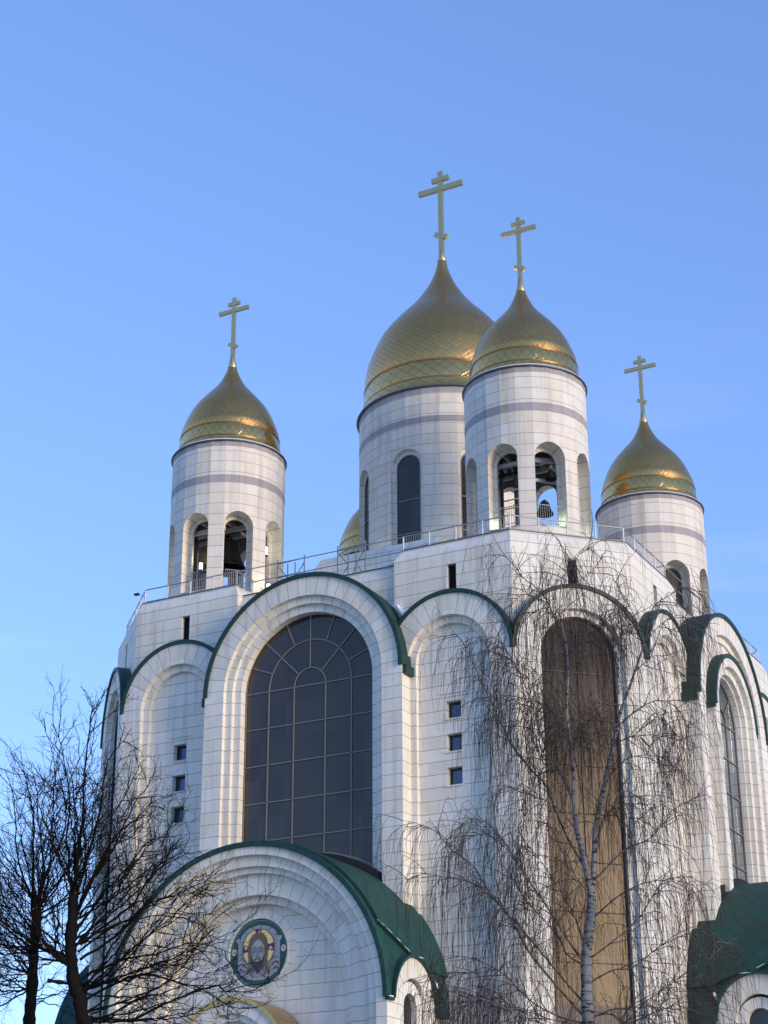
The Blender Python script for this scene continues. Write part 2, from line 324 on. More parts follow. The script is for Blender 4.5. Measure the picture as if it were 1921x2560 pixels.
WS = 15.81; CC = 11.22
def small_bay(F, uc, win=True, hw=3.49, leg=None):
    mb = MB()
    ring(mb, F, uc, 29.95, 3.36, 2.25, ZB, 16.40, 15.6, leg=hw)
    ring(mb, F, uc, 29.95, 2.28, 1.90, ZB, 16.12, 15.7)
    mb.build('arch_surround', RING, CA)
    mb = MB(); shell(mb, F, uc, 29.95, 3.35, 3.55, 15.7, 16.50); mb.build('arch_roof', GREEN, CA)
    mb = MB()
    hs = [(uc-.40, uc+.40, z0, z0+.86) for z0 in (27.08, 25.44, 23.78)] if win else []
    wall(mb, F, uc-2.0, uc+2.0, ZB, 32.4, 15.86, hs, .42)
    if win:      # shallow raised panel that frames the windows
        for z0 in (28.32,): fbox(mb, F, uc-.66, uc+.66, 15.84, 15.92, z0, z0+.07)
    mb.build('niche_wall', STONE, CA)
    for h in hs:
        mb = MB(); fbox(mb, F, h[0], h[0]+.07, 15.42, 15.54, h[2], h[3]); fbox(mb, F, h[1]-.07, h[1], 15.42, 15.54, h[2], h[3])
        fbox(mb, F, h[0]+.07, h[1]-.07, 15.42, 15.54, h[2], h[2]+.07); fbox(mb, F, h[0]+.07, h[1]-.07, 15.42, 15.54, h[3]-.07, h[3])
        fo = mb.build('window', DARKFR, CA)
        mb = MB(); mb.face([F(h[0]+.07, 15.47, h[2]+.07), F(h[1]-.07, 15.47, h[2]+.07), F(h[1]-.07, 15.47, h[3]-.07), F(h[0]+.07, 15.47, h[3]-.07)])
        mb.build('glass', GLASSS, fo)
        mb = MB(); fbox(mb, F, h[0]-.05, h[1]+.05, 15.5, 15.93, h[2]-.09, h[2]-.02); mb.build('sill', PLAIN, fo)
def mullions(F, d, zc, Rg, r1, r2, zb, hs, wd=.07):
    mb = MB()
    us = [-r2, -r1, r1, r2] if r2 else [-r1, r1]
    for u in us: fbar(mb, F, (u, zb), (u, zc), d, wd)
    z = zc
    while z > zb: fbar(mb, F, (-Rg, z), (Rg, z), d, wd); z -= hs
    farc(mb, F, 0, zc, r1, d, wd)
    if r2: farc(mb, F, 0, zc, r2, d, wd)
    ang = [22.5*k for k in range(1, 8)] if r2 else [45, 90, 135]
    for a in ang:
        ra = r1 if (not r2 or a in (45.0, 90.0, 135.0)) else r2
        a = radians(a); fbar(mb, F, (ra*cos(a), zc+ra*sin(a)), (Rg*cos(a), zc+Rg*sin(a)), d, wd)
    farc(mb, F, 0, zc, Rg-.02, d, wd*1.2, 40)
    for s in (-1, 1): fbar(mb, F, (s*(Rg-.03), zb), (s*(Rg-.03), zc), d, wd)
    return mb
def big_bay(F, kind):
    mb = MB(); zc = 29.8
    ring(mb, F, 0, zc, 5.62, 4.62, ZB, 17.0, 15.5, n=56, leg=5.75)
    ring(mb, F, 0, zc, 4.65, 4.24, ZB, 16.76, 15.6, n=56)
    if kind == 'inner':
        ring(mb, F, 0, zc, 4.27, 3.2, ZB, 16.66, 15.7, n=56)
        ring(mb, F, 0, zc, 3.36, 2.86, ZB, 17.14, 16.0, leg=3.5)
        ring(mb, F, 0, zc, 2.89, 2.46, ZB, 16.86, 16.0)
        ring(mb, F, 0, zc, 2.49, 2.34, ZB, 16.6, 16.0)
    else:
        ring(mb, F, 0, zc, 4.27, 3.85, ZB, 16.52, 15.7, n=56)
    mb.build('arch_surround', RING, CA)
    mb = MB(); shell(mb, F, 0, zc, 5.60, 5.81, 15.4, 17.12, 56)
    for s in (-1, 1): fbox(mb, F, s*5.70, s*5.98, 15.6, 16.95, zc-.42, zc+.02)
    mb.build('arch_roof', GREEN, CA)
    if kind == 'inner':
        mb = MB(); shell(mb, F, 0, zc, 3.33, 3.56, 16.5, 17.22, 44)
        for s in (-1, 1): fbox(mb, F, s*3.40, s*3.60, 16.6, 17.15, zc-.22, zc+.0)
        mb.build('inner_arch_roof', GREEN, CA)
        Rg, d = 2.36, 16.25
        fr = mullions(F, d, 29.75, 2.34, .78, None, 18, 1.92, .05).build('window', MULL, CA, label='tall arched window with a narrow centre light')
    else:
        Rg, d = 3.9, 16.05
        fr = mullions(F, d, 29.9, 3.82, .92, 2.42, 18, 1.93, .05).build('window', MULL, CA, label='huge round-headed window with radiating glazing bars')
    mb = MB(); arch_fill(mb, F, 0, zc+.02, Rg, 17, d-.01, 56); mb.build('glass', GLASSC if kind == 'inner' else GLASS, fr)
def parapet(F, half=CC, recess=True):
    """upper wall above the arches with a battered top course"""
    mb = MB()
    def bat(u0, u1, d, z, k0, k1):
        mb.face([F(u0, d, z), F(u1, d, z), F(u1-k1*.30, d-.30, z+.60), F(u0+k0*.30, d-.30, z+.60)], [(u0, z), (u1, z), (u1, z+.6), (u0, z+.6)])
    t = tan(radians(22.5))
    return mb, bat
def side_walls(F):
    t = tan(radians(22.5))
    mb, bat = parapet(F)
    for s in (-1, 1):
        u0, u1 = (4.72, CC) if s > 0 else (-CC, -4.72)
        uc = 7.97*s
        wall(mb, F, u0, u1, 29, 35.81, WS, [(uc-.25, uc+.25, 33.2, 35.06)], .4)
        if s > 0: bat(u0, u1, WS, 35.81, 1, t)
        else: bat(u0, u1, WS, 35.81, t, 1)
        # block top and return
        e = .30; zt = 36.41; q = [(u0, WS), (u1, WS)]
        us = 4.72*s
        mb.face([F(us, WS, 35.81), F(us+s*.3, WS-.3, zt), F(us+s*.3, 13.5, zt), F(us, 13.5, 35.81)], [(WS, 35.81), (WS-.3, zt), (13.5, zt), (13.5, 35.81)])
        mb.face([F(us, WS, 29), F(us, WS-.6, 29), F(us, WS-.6, 35.81), F(us, WS, 35.81)], [(0, 29), (.6, 29), (.6, 35.81), (0, 35.81)])
    # recessed middle
    wall(mb, F, -4.72, 4.72, 29, 35.15, WS-.22)
    mb.face([F(-4.72, WS-.22, 35.15), F(4.72, WS-.22, 35.15), F(4.72, WS-.55, 35.80), F(-4.72, WS-.55, 35.80)], [(-4.72, 35.15), (4.72, 35.15), (4.72, 35.8), (-4.72, 35.8)])
    mb.build('parapet_wall', STONE, CA)
    for s in (-1, 1):
        uc = 7.97*s
        mb = MB(); mb.face([F(uc-.25, WS-.28, 33.2), F(uc+.25, WS-.28, 33.2), F(uc+.25, WS-.28, 35.06), F(uc-.25, WS-.28, 35.06)])
        fo = mb.build('slit_window', GLASSK, CA)
        mb = MB(); fbox(mb, F, uc-.25, uc-.20, WS-.28, WS-.22, 33.2, 35.06); fbox(mb, F, uc+.20, uc+.25, WS-.28, WS-.22, 33.2, 35.06); mb.build('frame', DARKFR, fo)
    mb = MB()
    for s in (-1, 1):
        a, b = (5.02, CC-.12) if s > 0 else (-CC+.12, -5.02)
        fbox(mb, F, a, b, WS-.42, WS-.27, 36.41, 36.455)
    fbox(mb, F, -4.72, 4.72, WS-.66, WS-.50, 35.80, 35.85)
    mb.build('coping', COPING, CA)
def chamfer(F):
    t = tan(radians(22.5)); D = (WS+CC)/sqrt(2); H = (WS-CC)/sqrt(2)
    mb, bat = parapet(F)
    wall(mb, F, -H, H, 29, 35.81, D, [(-.25, .25, 33.3, 35.05)], .4)
    bat(-H, H, D, 35.81, t, t)
    mb.build('parapet_wall', STONE, CA)
    mb = MB(); mb.face([F(-.25, D-.28, 33.3), F(.25, D-.28, 33.3), F(.25, D-.28, 35.05), F(-.25, D-.28, 35.05)]); mb.build('slit_window', GLASSK, CA)
    mb = MB(); fbox(mb, F, -H+.12, H-.12, D-.42, D-.27, 36.41, 36.455); mb.build('coping', COPING, CA)
    mb = MB(); k = D-WS
    ring(mb, F, 0, 29.95, 3.36, 2.30, ZB, D+.59, D-.2, leg=3.49)
    ring(mb, F, 0, 29.95, 2.33, 1.96, ZB, D+.32, D-.2)
    mb.build('arch_surround', RING, CA)
    mb = MB(); shell(mb, F, 0, 29.95, 3.35, 3.55, D-.1, D+.69); mb.build('arch_roof', GREEN, CA)
    fr = MB(); d = D+.06
    for u in (0.0,): fbar(fr, F, (u, 13.4), (u, 29.95+1.9), d, .03)
    z = 29.1
    while z > 13.6: fbar(fr, F, (-1.95, z), (1.95, z), d, .05); z -= 1.15*2
    farc(fr, F, 0, 29.95, 1.93, d, .08, 32)
    for s in (-1, 1): fbar(fr, F, (s*1.92, 13.4), (s*1.92, 29.95), d, .09)
    fo = fr.build('window', DARKFR, CA, label='tall narrow arched window glazed in bronze glass')
    mb = MB(); arch_fill(mb, F, 0, 29.95, 1.97, 13.4, d-.01); mb.build('glass', GLASSB, fo)
    mb = MB(); fbox(mb, F, -1.94, 1.94, d-.05, d+.10, 9.0, 13.4); mb.build('lower_panel', WOODB, CA)
    mb = MB(); wall(mb, F, -1.98, 1.98, ZB, 9.0, D+.08); mb.build('base_wall', STONE, CA)

FR = {k: frame(radians(45*k)) for k in range(8)}     # 0 front, 1 front-right corner, 2 right ...
for k in (0, 2, 4, 6):
    side_walls(FR[k]); big_bay(FR[k], 'plain' if k == 0 or k == 4 else 'inner')
    for s in (-1, 1): small_bay(FR[k], 7.97*s)
for k in (1, 3, 5, 7): chamfer(FR[k])

# terrace and the podium under the main drum
def octo(ap, z, cc=None):
    if cc is None: cc = ap*tan(radians(22.5))
    return [(cc, -ap, z), (ap, -cc, z), (ap, cc, z), (cc, ap, z), (-cc, ap, z), (-ap, cc, z), (-ap, -cc, z), (-cc, -ap, z)]
mb = MB(); mb.face(octo(15.3, 35.7, 10.9)); mb.build('terrace_roof', MEMB, CA)
mb = MB(); a, b, c_, e_ = octo(9.2, 35.7), octo(9.2, 39.3), octo(8.85, 39.9), octo(5.2, 40.7)
for L, U, mi in ((a, b, 0), (b, c_, 0), (c_, e_, 1)):
    for k in range(8):
        j = (k+1) % 8; wdt = (Vector(L[k])-Vector(L[j])).length
        mb.face([L[k], L[j], U[j], U[k]], [(0, L[k][2]), (wdt, L[k][2]), (wdt, U[k][2]), (0, U[k][2])], mi)
mb.build('podium', [STONE, MEMB], CA)

# ---- drums and domes
DIR = radians(45)
def drum(cx, cy, R, zt, zb, nf, ow, oz_top, iw, o_bot, depth, kind, thick, h_lines=None):
    F0 = 2*pi/nf
    mb = MB(); fw = 2*R*sin(F0/2)      # vertices at multiples of F0 so openings centre on a vertex
    per = nf//8; c8 = cos(F0/2)
    def P(a, z, r=R): return (cx+r*cos(a), cy+r*sin(a), z)
    spr = oz_top-ow
    for k in range(nf):
        a0, a1 = k*F0, (k+1)*F0; rel = k % per
        left_open, right_open = rel == 0, rel == per-1   # facet starts / ends at an opening centre
        if not (left_open or right_open):
            mb.face([P(a0, zb), P(a1, zb), P(a1, zt), P(a0, zt)], [(k, zb), (k+1, zb), (k+1, zt), (k, zt)]); continue
        v0, v1 = Vector(P(a0, 0)), Vector(P(a1, 0)); n = 10
        fr_ = ow/fw
        pts = []
        for i in range(n+1):
            x = ow*sin(pi/2*i/n); pts.append((x/fw, spr+sqrt(max(0, ow*ow-x*x))))
        def Q(f, z):
            f = f if left_open else 1-f
            p = v0.lerp(v1, f); return (p.x, p.y, z), (k+f, z)
        for i in range(n):
            q = [Q(pts[i][0], pts[i][1]), Q(pts[i+1][0], pts[i+1][1]), Q(pts[i+1][0], zt), Q(pts[i][0], zt)]
            mb.face([a for a, b in q], [b for a, b in q])
        q = [Q(fr_, zb), Q(1, zb), Q(1, zt), Q(fr_, zt)]; mb.face([a for a, b in q], [b for a, b in q])
        q = [Q(0, zb), Q(fr_, zb), Q(fr_, o_bot), Q(0, o_bot)]; mb.face([a for a, b in q], [b for a, b in q])
    inner = MB()
    for j in range(8):
        ac = j*pi/4; ca_, sa_ = cos(ac), sin(ac)
        def L(a, r, z): return (cx+ca_*r-sa_*a, cy+sa_*r+ca_*a, z)
        rs = lambda a: R-abs(a)*tan(F0/2)
        rn = R-depth
        n = 20
        O = [(ow*cos(pi*i/n), spr+ow*sin(pi*i/n)) for i in range(n+1)]; O = [(ow, o_bot)]+O+[(-ow, o_bot)]
        I = [(iw*cos(pi*i/n), spr+iw*sin(pi*i/n)) for i in range(n+1)]; I = [(iw, o_bot)]+I+[(-iw, o_bot)]
        rin = R-thick
        for i in range(len(O)-1):
            (a, z), (b, y) = O[i], O[i+1]; (c, x), (d, w_) = I[i], I[i+1]
            mb.face([L(a, rs(a), z), L(b, rs(b), y), L(b, rn, y), L(a, rn, z)], [(.3, z), (.3, y), (.7, y), (.7, z)])
            mb.face([L(a, rn, z), L(b, rn, y), L(d, rn, w_), L(c, rn, x)], [(.3, z), (.3, y), (.6, y), (.6, z)])
            mb.face([L(c, rn, x), L(d, rn, w_), L(d, rin, w_), L(c, rin, x)], [(.3, z), (.3, y), (.6, y), (.6, z)])
            # inner wall face around the opening
            W_ = rin*tan(pi/8)
            e0, e1 = (c/iw*W_, x), (d/iw*W_, w_)
            top = zt-.6
            if i in (0, len(O)-2): inner.face([L(c, rin, x), L(d, rin, w_), L(d/iw*W_, rin, w_), L(c/iw*W_, rin, x)])
        for s in (-1, 1):   # above the arch
            for i in range(n//2):
                a, b = iw*cos(pi*i/n), iw*cos(pi*(i+1)/n); za, zb_ = spr+iw*sin(pi*i/n), spr+iw*sin(pi*(i+1)/n)
                inner.face([L(s*a, rin, za), L(s*b, rin, zb_), L(s*b, rin, zt-.6), L(s*a, rin, zt-.6)])
            inner.face([L(s*iw, rin, spr), L(s*W_, rin, spr), L(s*W_, rin, zt-.6), L(s*iw, rin, zt-.6)])
        mb.face([L(-ow, R, o_bot), L(ow, R, o_bot), L(ow, rin, o_bot), L(-ow, rin, o_bot)])
        if o_bot > zb+.05: inner.face([L(-W_, rin, zb), L(W_, rin, zb), L(W_, rin, o_bot), L(-W_, rin, o_bot)])
    inner.face([(cx+R*.95*cos(a*pi/12), cy+R*.95*sin(a*pi/12), zt-.6) for a in range(24)])
    inner.face([(cx+(R-thick)*1.02*cos(a*pi/12), cy+(R-thick)*1.02*sin(a*pi/12), o_bot-.05) for a in range(24)])
    dr = mb.build('tower_drum', DRUM, CA)
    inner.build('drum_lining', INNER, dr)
    return dr
def band(cx, cy, R, nf, z0, z1, dr):
    mb = MB(); F0 = 2*pi/nf; r = R+.012
    for k in range(nf):
        p = [(cx+r*cos(k*F0), cy+r*sin(k*F0)), (cx+r*cos((k+1)*F0), cy+r*sin((k+1)*F0))]
        mb.face([(*p[0], z0), (*p[1], z0), (*p[1], z1), (*p[0], z1)], [(k, z0), (k+1, z0), (k+1, z1), (k, z1)])
        for z in (z0, z1):
            q = [(cx+R*.99*cos(k*F0), cy+R*.99*sin(k*F0), z), (cx+R*.99*cos((k+1)*F0), cy+R*.99*sin((k+1)*F0), z)]
            mb.face([(*p[0], z), (*p[1], z), q[1], q[0]])
    mb.build('grey_band', GREYB, dr)
def catmull(pts, n=6):
    out = []
    for i in range(len(pts)-1):
        p0, p1, p2, p3 = pts[max(i-1, 0)], pts[i], pts[i+1], pts[min(i+2, len(pts)-1)]
        for k in range(n):
            t = k/n
            out.append(tuple(.5*((2*p1[j])+(-p0[j]+p2[j])*t+(2*p0[j]-5*p1[j]+4*p2[j]-p3[j])*t*t+(-p0[j]+3*p1[j]-3*p2[j]+p3[j])*t**3) for j in (0, 1)))
    out.append(pts[-1]); return out
ONION = [(2.86, 1.40), (2.86, 1.75), (2.78, 2.25), (2.65, 2.65), (2.44, 3.05), (2.14, 3.50), (1.72, 4.03), (1.22, 4.60), (.80, 5.18), (.50, 5.75), (.29, 6.35), (.13, 7.17)]
ONION = [(2.95, 1.40), (2.93, 1.75), (2.85, 2.02), (2.68, 2.49), (2.47, 2.98), (2.21, 3.45), (1.84, 3.95), (1.42, 4.44), (1.04, 4.88), (.76, 5.26), (.50, 5.76), (.265, 6.39), (.13, 7.17)]
ONION_BIG = [(5.03, 2.02), (5.02, 2.6), (4.935, 3.255), (4.79, 3.90), (4.56, 4.52), (4.28, 5.19), (3.95, 5.83), (3.47, 6.50), (2.92, 7.17), (2.36, 7.78), (1.86, 8.38), (1.31, 9.16), (.89, 9.88), (.50, 10.80), (.28, 11.70), (.17, 12.49)]
def dome(cx, cy, z0, ztip, zcross, big):
    kr = 1.655 if big else 1.0; ks = 1.0
    zs = 2.05 if big else 1.38; H = ztip-z0
    prof = ONION_BIG if big else ONION
    mb = MB(); mb.lathe((cx, cy, z0), catmull(prof, 6), 72 if not big else 96)
    rb = 5.52/3.43 if big else 1.0
    sh = (H-zs)/(7.17-1.40)
    d = mb.build('dome', GOLD_D, CA)
    # plain collar near the tip
    mb = MB(); k = len(prof); r1, z1 = prof[-2]; r2, z2 = prof[-1]
    mb.lathe((cx, cy, z0), [(r1+.012*kr, z1), (r1+.02*kr, z1+.03), ((r1+r2)*.5*.93+.015, (z1+z2)/2), (r2+.015, z2), (r2*.9, z2+.06), (0.01, z2+.07)], 24)
    mb.build('finial', GOLD_C, d)
    b = MB()
    if big: pr = [(5.36, .10), (5.18, .42), (5.13, .80), (5.06, 1.95), (5.0, 2.03)]; trims = ((5.15, .70, .11), (5.08, 1.93, .10))
    else: pr = [(3.22, .12), (3.08, .36), (3.06, .56), (2.98, 1.35), (2.93, 1.41)]; trims = ((3.085, .48, .08), (2.995, 1.32, .075))
    b.lathe((cx, cy, z0), pr, 96); 
    for f in range(len(b.sm)): b.sm[f] = True
    b.build('dome_band', GOLD_B, d)
    for tr_, tz, th_ in trims:
        b = MB(); b.lathe((cx, cy, z0), [(tr_-.04, tz-.01), (tr_, tz), (tr_+.012, tz+th_*.5), (tr_-.005, tz+th_), (tr_-.06, tz+th_+.01)], 96); b.build('band_trim', GOLD_T, d)
    b = MB(); R = 5.52 if big else 3.43
    b.lathe((cx, cy, z0), [(R-.15, -.07), (R, -.06), (R+.01, 0.0), (R-.01, .035), (R-.25, .10)], 72); b.build('cornice', COPING, d)
    b = MB(); b.lathe((cx, cy, z0), [(R-.03, .045), (R-.05, .11), (R-.22, .15)], 72); b.build('cornice_gutter', GOLD_P if big else RAILW, d)
    # orthodox cross, facing the front
    L = zcross-ztip; s = L/6.12; c = MB(); t = .08*s+.02
    X, Y, Z = Vector((1, 0, 0)), Vector((0, 1, 0)), Vector((0, 0, 1))
    def bar(zc, hw, hh, tilt=0):
        ax = (X*cos(tilt)+Z*sin(tilt), Y, -X*sin(tilt)+Z*cos(tilt)); c.box((cx, cy, zc), (hw, t*1.25, hh), ax)
    c.box((cx, cy, ztip-.1+(L+.1)/2), (.15*s+.02, t, (L+.1)/2))
    bar(zcross-1.32*s, 1.60*s, .175*s); bar(zcross-.60*s, .62*s, .16*s); bar(zcross-4.95*s, .50*s, .16*s, -.42)
    c.build('cross', GOLD_C, d)
T = 9.62
towers = {}
for nm, (sx, sy) in {'left': (-1, -1), 'near': (1, -1), 'right': (1, 1), 'far': (-1, 1)}.items():
    dr = drum(T*sx, T*sy, 3.34, 46.93, 36.0, 24, .86, 42.52, .66, 37.75 if nm in ('left', 'near') else 37.4, .8, 'open', .95)
    band(T*sx, T*sy, 3.34, 24, 44.28, 44.76, dr); band(T*sx, T*sy, 3.34, 24, 46.58, 46.9, dr)
    dome(T*sx, T*sy, 46.93, 54.10, 58.22, False); towers[nm] = dr
cdm = drum(0, 0, 5.36, 51.39, 40.0, 32, 1.03, 47.5, .80, 40.9, .36, 'glass', .9)
band(0, 0, 5.36, 32, 49.02, 49.44, cdm); band(0, 0, 5.36, 32, 50.95, 51.35, cdm)
dome(0, 0, 51.39, 63.88, 70.0, True)
def drum_glass(cx, cy, R, spr, iw, bot, rgl, parent, lines, n8=range(8), gm_=None):
    for j in n8:
        F = frame(j*pi/4, cx, cy)
        fr = MB()
        farc(fr, F, 0, spr, iw-.03, rgl, .07, 20)
        for s in (-1, 1): fbar(fr, F, (s*(iw-.03), bot), (s*(iw-.03), spr), rgl, .07)
        z = spr-lines
        while z > bot: fbar(fr, F, (-iw, z), (iw, z), rgl, .06); z -= lines
        w_ = fr.build('window', MULL, CA)
        mb = MB(); arch_fill(mb, F, 0, spr, iw, bot, rgl-.01, 24); mb.build('glass', gm_ or GLASS, w_)
drum_glass(0, 0, 5.36, 47.5-1.03, .80, 40.9, 5.36-.42, cdm, 2.13)
drum_glass(T, T, 3.34, 42.52-.86, .66, 37.4, 3.34-.88, None, 2.2, gm_=GLASSD)
drum_glass(-T, T, 3.34, 42.52-.86, .66, 37.4, 3.34-.88, None, 2.2, (0, 6, 7))

# ---- railings on the terrace
def rail_path(pts, name='railing', base=36.45, posts=1.45, balusters=True, top=.80, par=None):
    mb = MB()
    for a, b in zip(pts[:-1], pts[1:]):
        a, b = Vector(a), Vector(b); L = (b-a).length
        for dz, r in ((top, .036), (top*.12, .02)): mb.tube([a+Vector((0, 0, dz)), b+Vector((0, 0, dz))], r, 5)
        n = max(1, round(L/posts))
        for k in range(n+1):
            p = a.lerp(b, k/n); mb.tube([p-Vector((0, 0, .06)), p+Vector((0, 0, top))], .040, 5, 1)
        if balusters:
            m_ = int(L/.13)
            for k in range(m_):
                p = a.lerp(b, (k+.5)/m_); mb.tube([p+Vector((0, 0, top*.12)), p+Vector((0, 0, top*.93))], .0055, 3, 1)
    return mb.build(name, [STEEL, RAILW], CA)
D1 = WS-.42; c1 = CC-.18
for k in (0, 2, 4, 6):
    F = FR[k]
    rail_path([F(-c1, D1, 36.45), F(-5.05, D1, 36.45)]); rail_path([F(5.05, D1, 36.45), F(c1, D1, 36.45)])
    rail_path([F(-5.05, D1, 36.45), F(-5.05, D1-1.6, 36.45)], posts=1.6, balusters=False)
    mb = MB()
    for dz in (.0, .78): mb.tube([F(-5.05, D1, 36.45+dz), F(5.05, D1, 36.45+dz)], .03, 5)
    mb.build('handrail', STEEL, CA)
    G = FR[k+1]; H_ = (WS-CC)/sqrt(2)-.18; Dd = (WS+CC)/sqrt(2)-.42
    rail_path([G(-H_, Dd, 36.45), G(H_, Dd, 36.45)])

# ---- entrance porches on the front and the two sides
def porch(F, icon=False):
    mb = MB(); zc = 13.2; fr = 21.8
    ring(mb, F, 0, zc, 7.30, 6.90, ZB, fr, 21.0, 56, leg=7.43)
    ring(mb, F, 0, zc, 6.93, 6.42, ZB, fr-.25, 20.8, 56)
    ring(mb, F, 0, zc, 6.45, 6.15, ZB, fr-.50, 20.6, 56)
    ring(mb, F, 0, zc, 6.18, 5.20, ZB, fr-.78, 20.4, 56)
    ring(mb, F, 0, zc, 5.23, 4.84, ZB, fr-1.10, 20.2, 56)
    p = mb.build('porch', RING, CA)
    mb = MB(); arch_fill(mb, F, 0, zc, 4.95, ZB, 20.32, 48)
    for s in (-1, 1):     # side walls with their own round-headed arch, seen end on
        pass
    mb.build('tympanum', STONE, p)
    for s in (-1, 1):
        mb = MB()
        def S(u, d, z, s=s): return F(s*d, 19.3+u*1.0, z)      # u along depth, d outwards
        R = 2.02; a = arc(0, zc, R, 24); X = 7.42
        # stone face around an arched opening
        ring(mb, S, 0, zc, R, 1.10, ZB, X, X-.4, 24, leg=(2.38, 2.3))
        ring(mb, S, 0, zc-.15, 1.12, .62, ZB, X-.18, X-.6, 24)
        mb.build('side_wall', RING, p)
        mb = MB(); arch_fill(mb, S, 0, zc-.15, .66, ZB, 7.42-.45, 20)
        mb.build('side_window', GLASS, p)
    # barrel roof with the side arches cut in and an overlapping upper layer
    mb = MB(); R = 7.46; n = 64; back = 15.9
    def side_top(a):      # angle below which the side dormer takes over
        return a
    dn = 44
    ds = [back+(fr+.12-back)*i/dn for i in range(dn+1)]
    def pt(a, d, r=R): return F(r*cos(a), d, zc+r*sin(a))
    for sgn in (0, 1):
        for i in range(dn):
            d0, d1 = ds[i], ds[i+1]; dm = (d0+d1)/2; du = abs(dm-19.3)
            lo = math.asin(min(.999, sqrt(max(0, 2.0**2-du*du))/R)) if du < 2.0 else 0.0
            m_ = 24
            for k in range(m_):
                a0, a1 = lo+(pi/2-lo)*k/m_, lo+(pi/2-lo)*(k+1)/m_
                if sgn: A0, A1 = pi-a0, pi-a1
                else: A0, A1 = a0, a1
                mb.face([pt(A0, d0), pt(A0, d1), pt(A1, d1), pt(A1, d0)], [(d0, R*a0), (d1, R*a0), (d1, R*a1), (d0, R*a1)], smooth=False)
    # front rim
    shell(mb, F, 0, zc, 7.28, 7.50, fr-.2, fr+.14, 56)
    # dormer barrels over the side arches
    for s in (-1, 1):
        def S(u, d, z, s=s): return F(s*d, 19.3+u, z)
        shell(mb, S, 0, zc, 2.0, 2.12, 6.4, 7.62, 28)
        fbox(mb, F, s*7.36, s*7.72, 17.32-.9, 17.25, zc-.35, zc+.85)
        fbox(mb, F, s*7.36, s*7.58, 21.35, fr+.06, zc-.12, zc+.0)
    # upper layer: slightly proud, its lower edge rises towards the front
    R2 = R+.16
    for sgn in (0, 1):
        for i in range(dn):
            d0, d1 = ds[i], min(ds[i+1], fr-.35)
            if d1 <= d0: continue
            def edge(d):
                if d > 19.3: return radians(16.6+(d-19.3)/(fr-19.3)*10.5)
                if d > 17.1: return radians(16.6-max(0, (19.3-d))**2*.9)
                return radians(12.2)
            for k in range(20):
                a = [edge(d0)+(pi/2-edge(d0))*k/20, edge(d1)+(pi/2-edge(d1))*k/20, edge(d1)+(pi/2-edge(d1))*(k+1)/20, edge(d0)+(pi/2-edge(d0))*(k+1)/20]
                A = [pi-x for x in a] if sgn else a
                mb.face([pt(A[0], d0, R2), pt(A[1], d1, R2), pt(A[2], d1, R2), pt(A[3], d0, R2)], [(d0, R*a[0]), (d1, R*a[1]), (d1, R*a[2]), (d0, R*a[3])])
                if k == 0: mb.face([pt(A[0], d0, R2), pt(A[1], d1, R2), pt(A[1], d1, R-.02), pt(A[0], d0, R-.02)])
            if i == dn-1 or d1 >= fr-.35:
                for k in range(20):
                    a0, a1 = edge(d1)+(pi/2-edge(d1))*k/20, edge(d1)+(pi/2-edge(d1))*(k+1)/20
                    if sgn: a0, a1 = pi-a0, pi-a1
                    mb.face([pt(a0, d1, R2), pt(a1, d1, R2), pt(a1, d1, R), pt(a0, d1, R)])
    # raised upstand where the roof meets the wall corner
    mb.build('porch_roof', GREEND, p)
    # sill and dark flashing under the great window
    mb = MB(); shell(mb, F, 0, zc, 7.96, 8.08, 15.9, 16.35, 6, radians(58), radians(122)); mb.build('window_sill', MULL, p)
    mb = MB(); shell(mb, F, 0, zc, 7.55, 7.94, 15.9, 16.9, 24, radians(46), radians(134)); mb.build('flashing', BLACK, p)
    if icon:
        mb = MB()                         # small gilded canopy roof over the door
        ring(mb, F, 0, 10.6, 2.86, 2.3, ZB, 22.62, 20.6, 32); ring(mb, F, 0, 10.6, 2.33, 2.0, ZB, 22.45, 20.6, 32)
        arch_fill(mb, F, 0, 10.6, 2.1, ZB, 22.1, 32)
        mb.build('door_surround', RING, p)
        for s in (-1, 1):
            mb = MB(); fbox(mb, F, min(s*.03, s*1.6), max(s*.03, s*1.6), 22.1, 22.2, ZB, 4.6)
            for z in (.6, 2.5): fbox(mb, F, min(s*.25, s*1.35), max(s*.25, s*1.35), 22.2, 22.25, z, z+1.6)
            mb.build('entrance_door', WOODB, p)
        mb = MB(); shell(mb, F, 0, 10.6, 2.84, 3.02, 20.5, 22.72, 36); mb.build('gilded_canopy', scale_mat('gilded_canopy_sheets', (.62, .42, .16), (.2, .13, .05), 2.5, .35, 1.0, .35, diamond=False), p)
    return p
PA = porch(FR[0], True); porch(FR[2]); porch(FR[6])

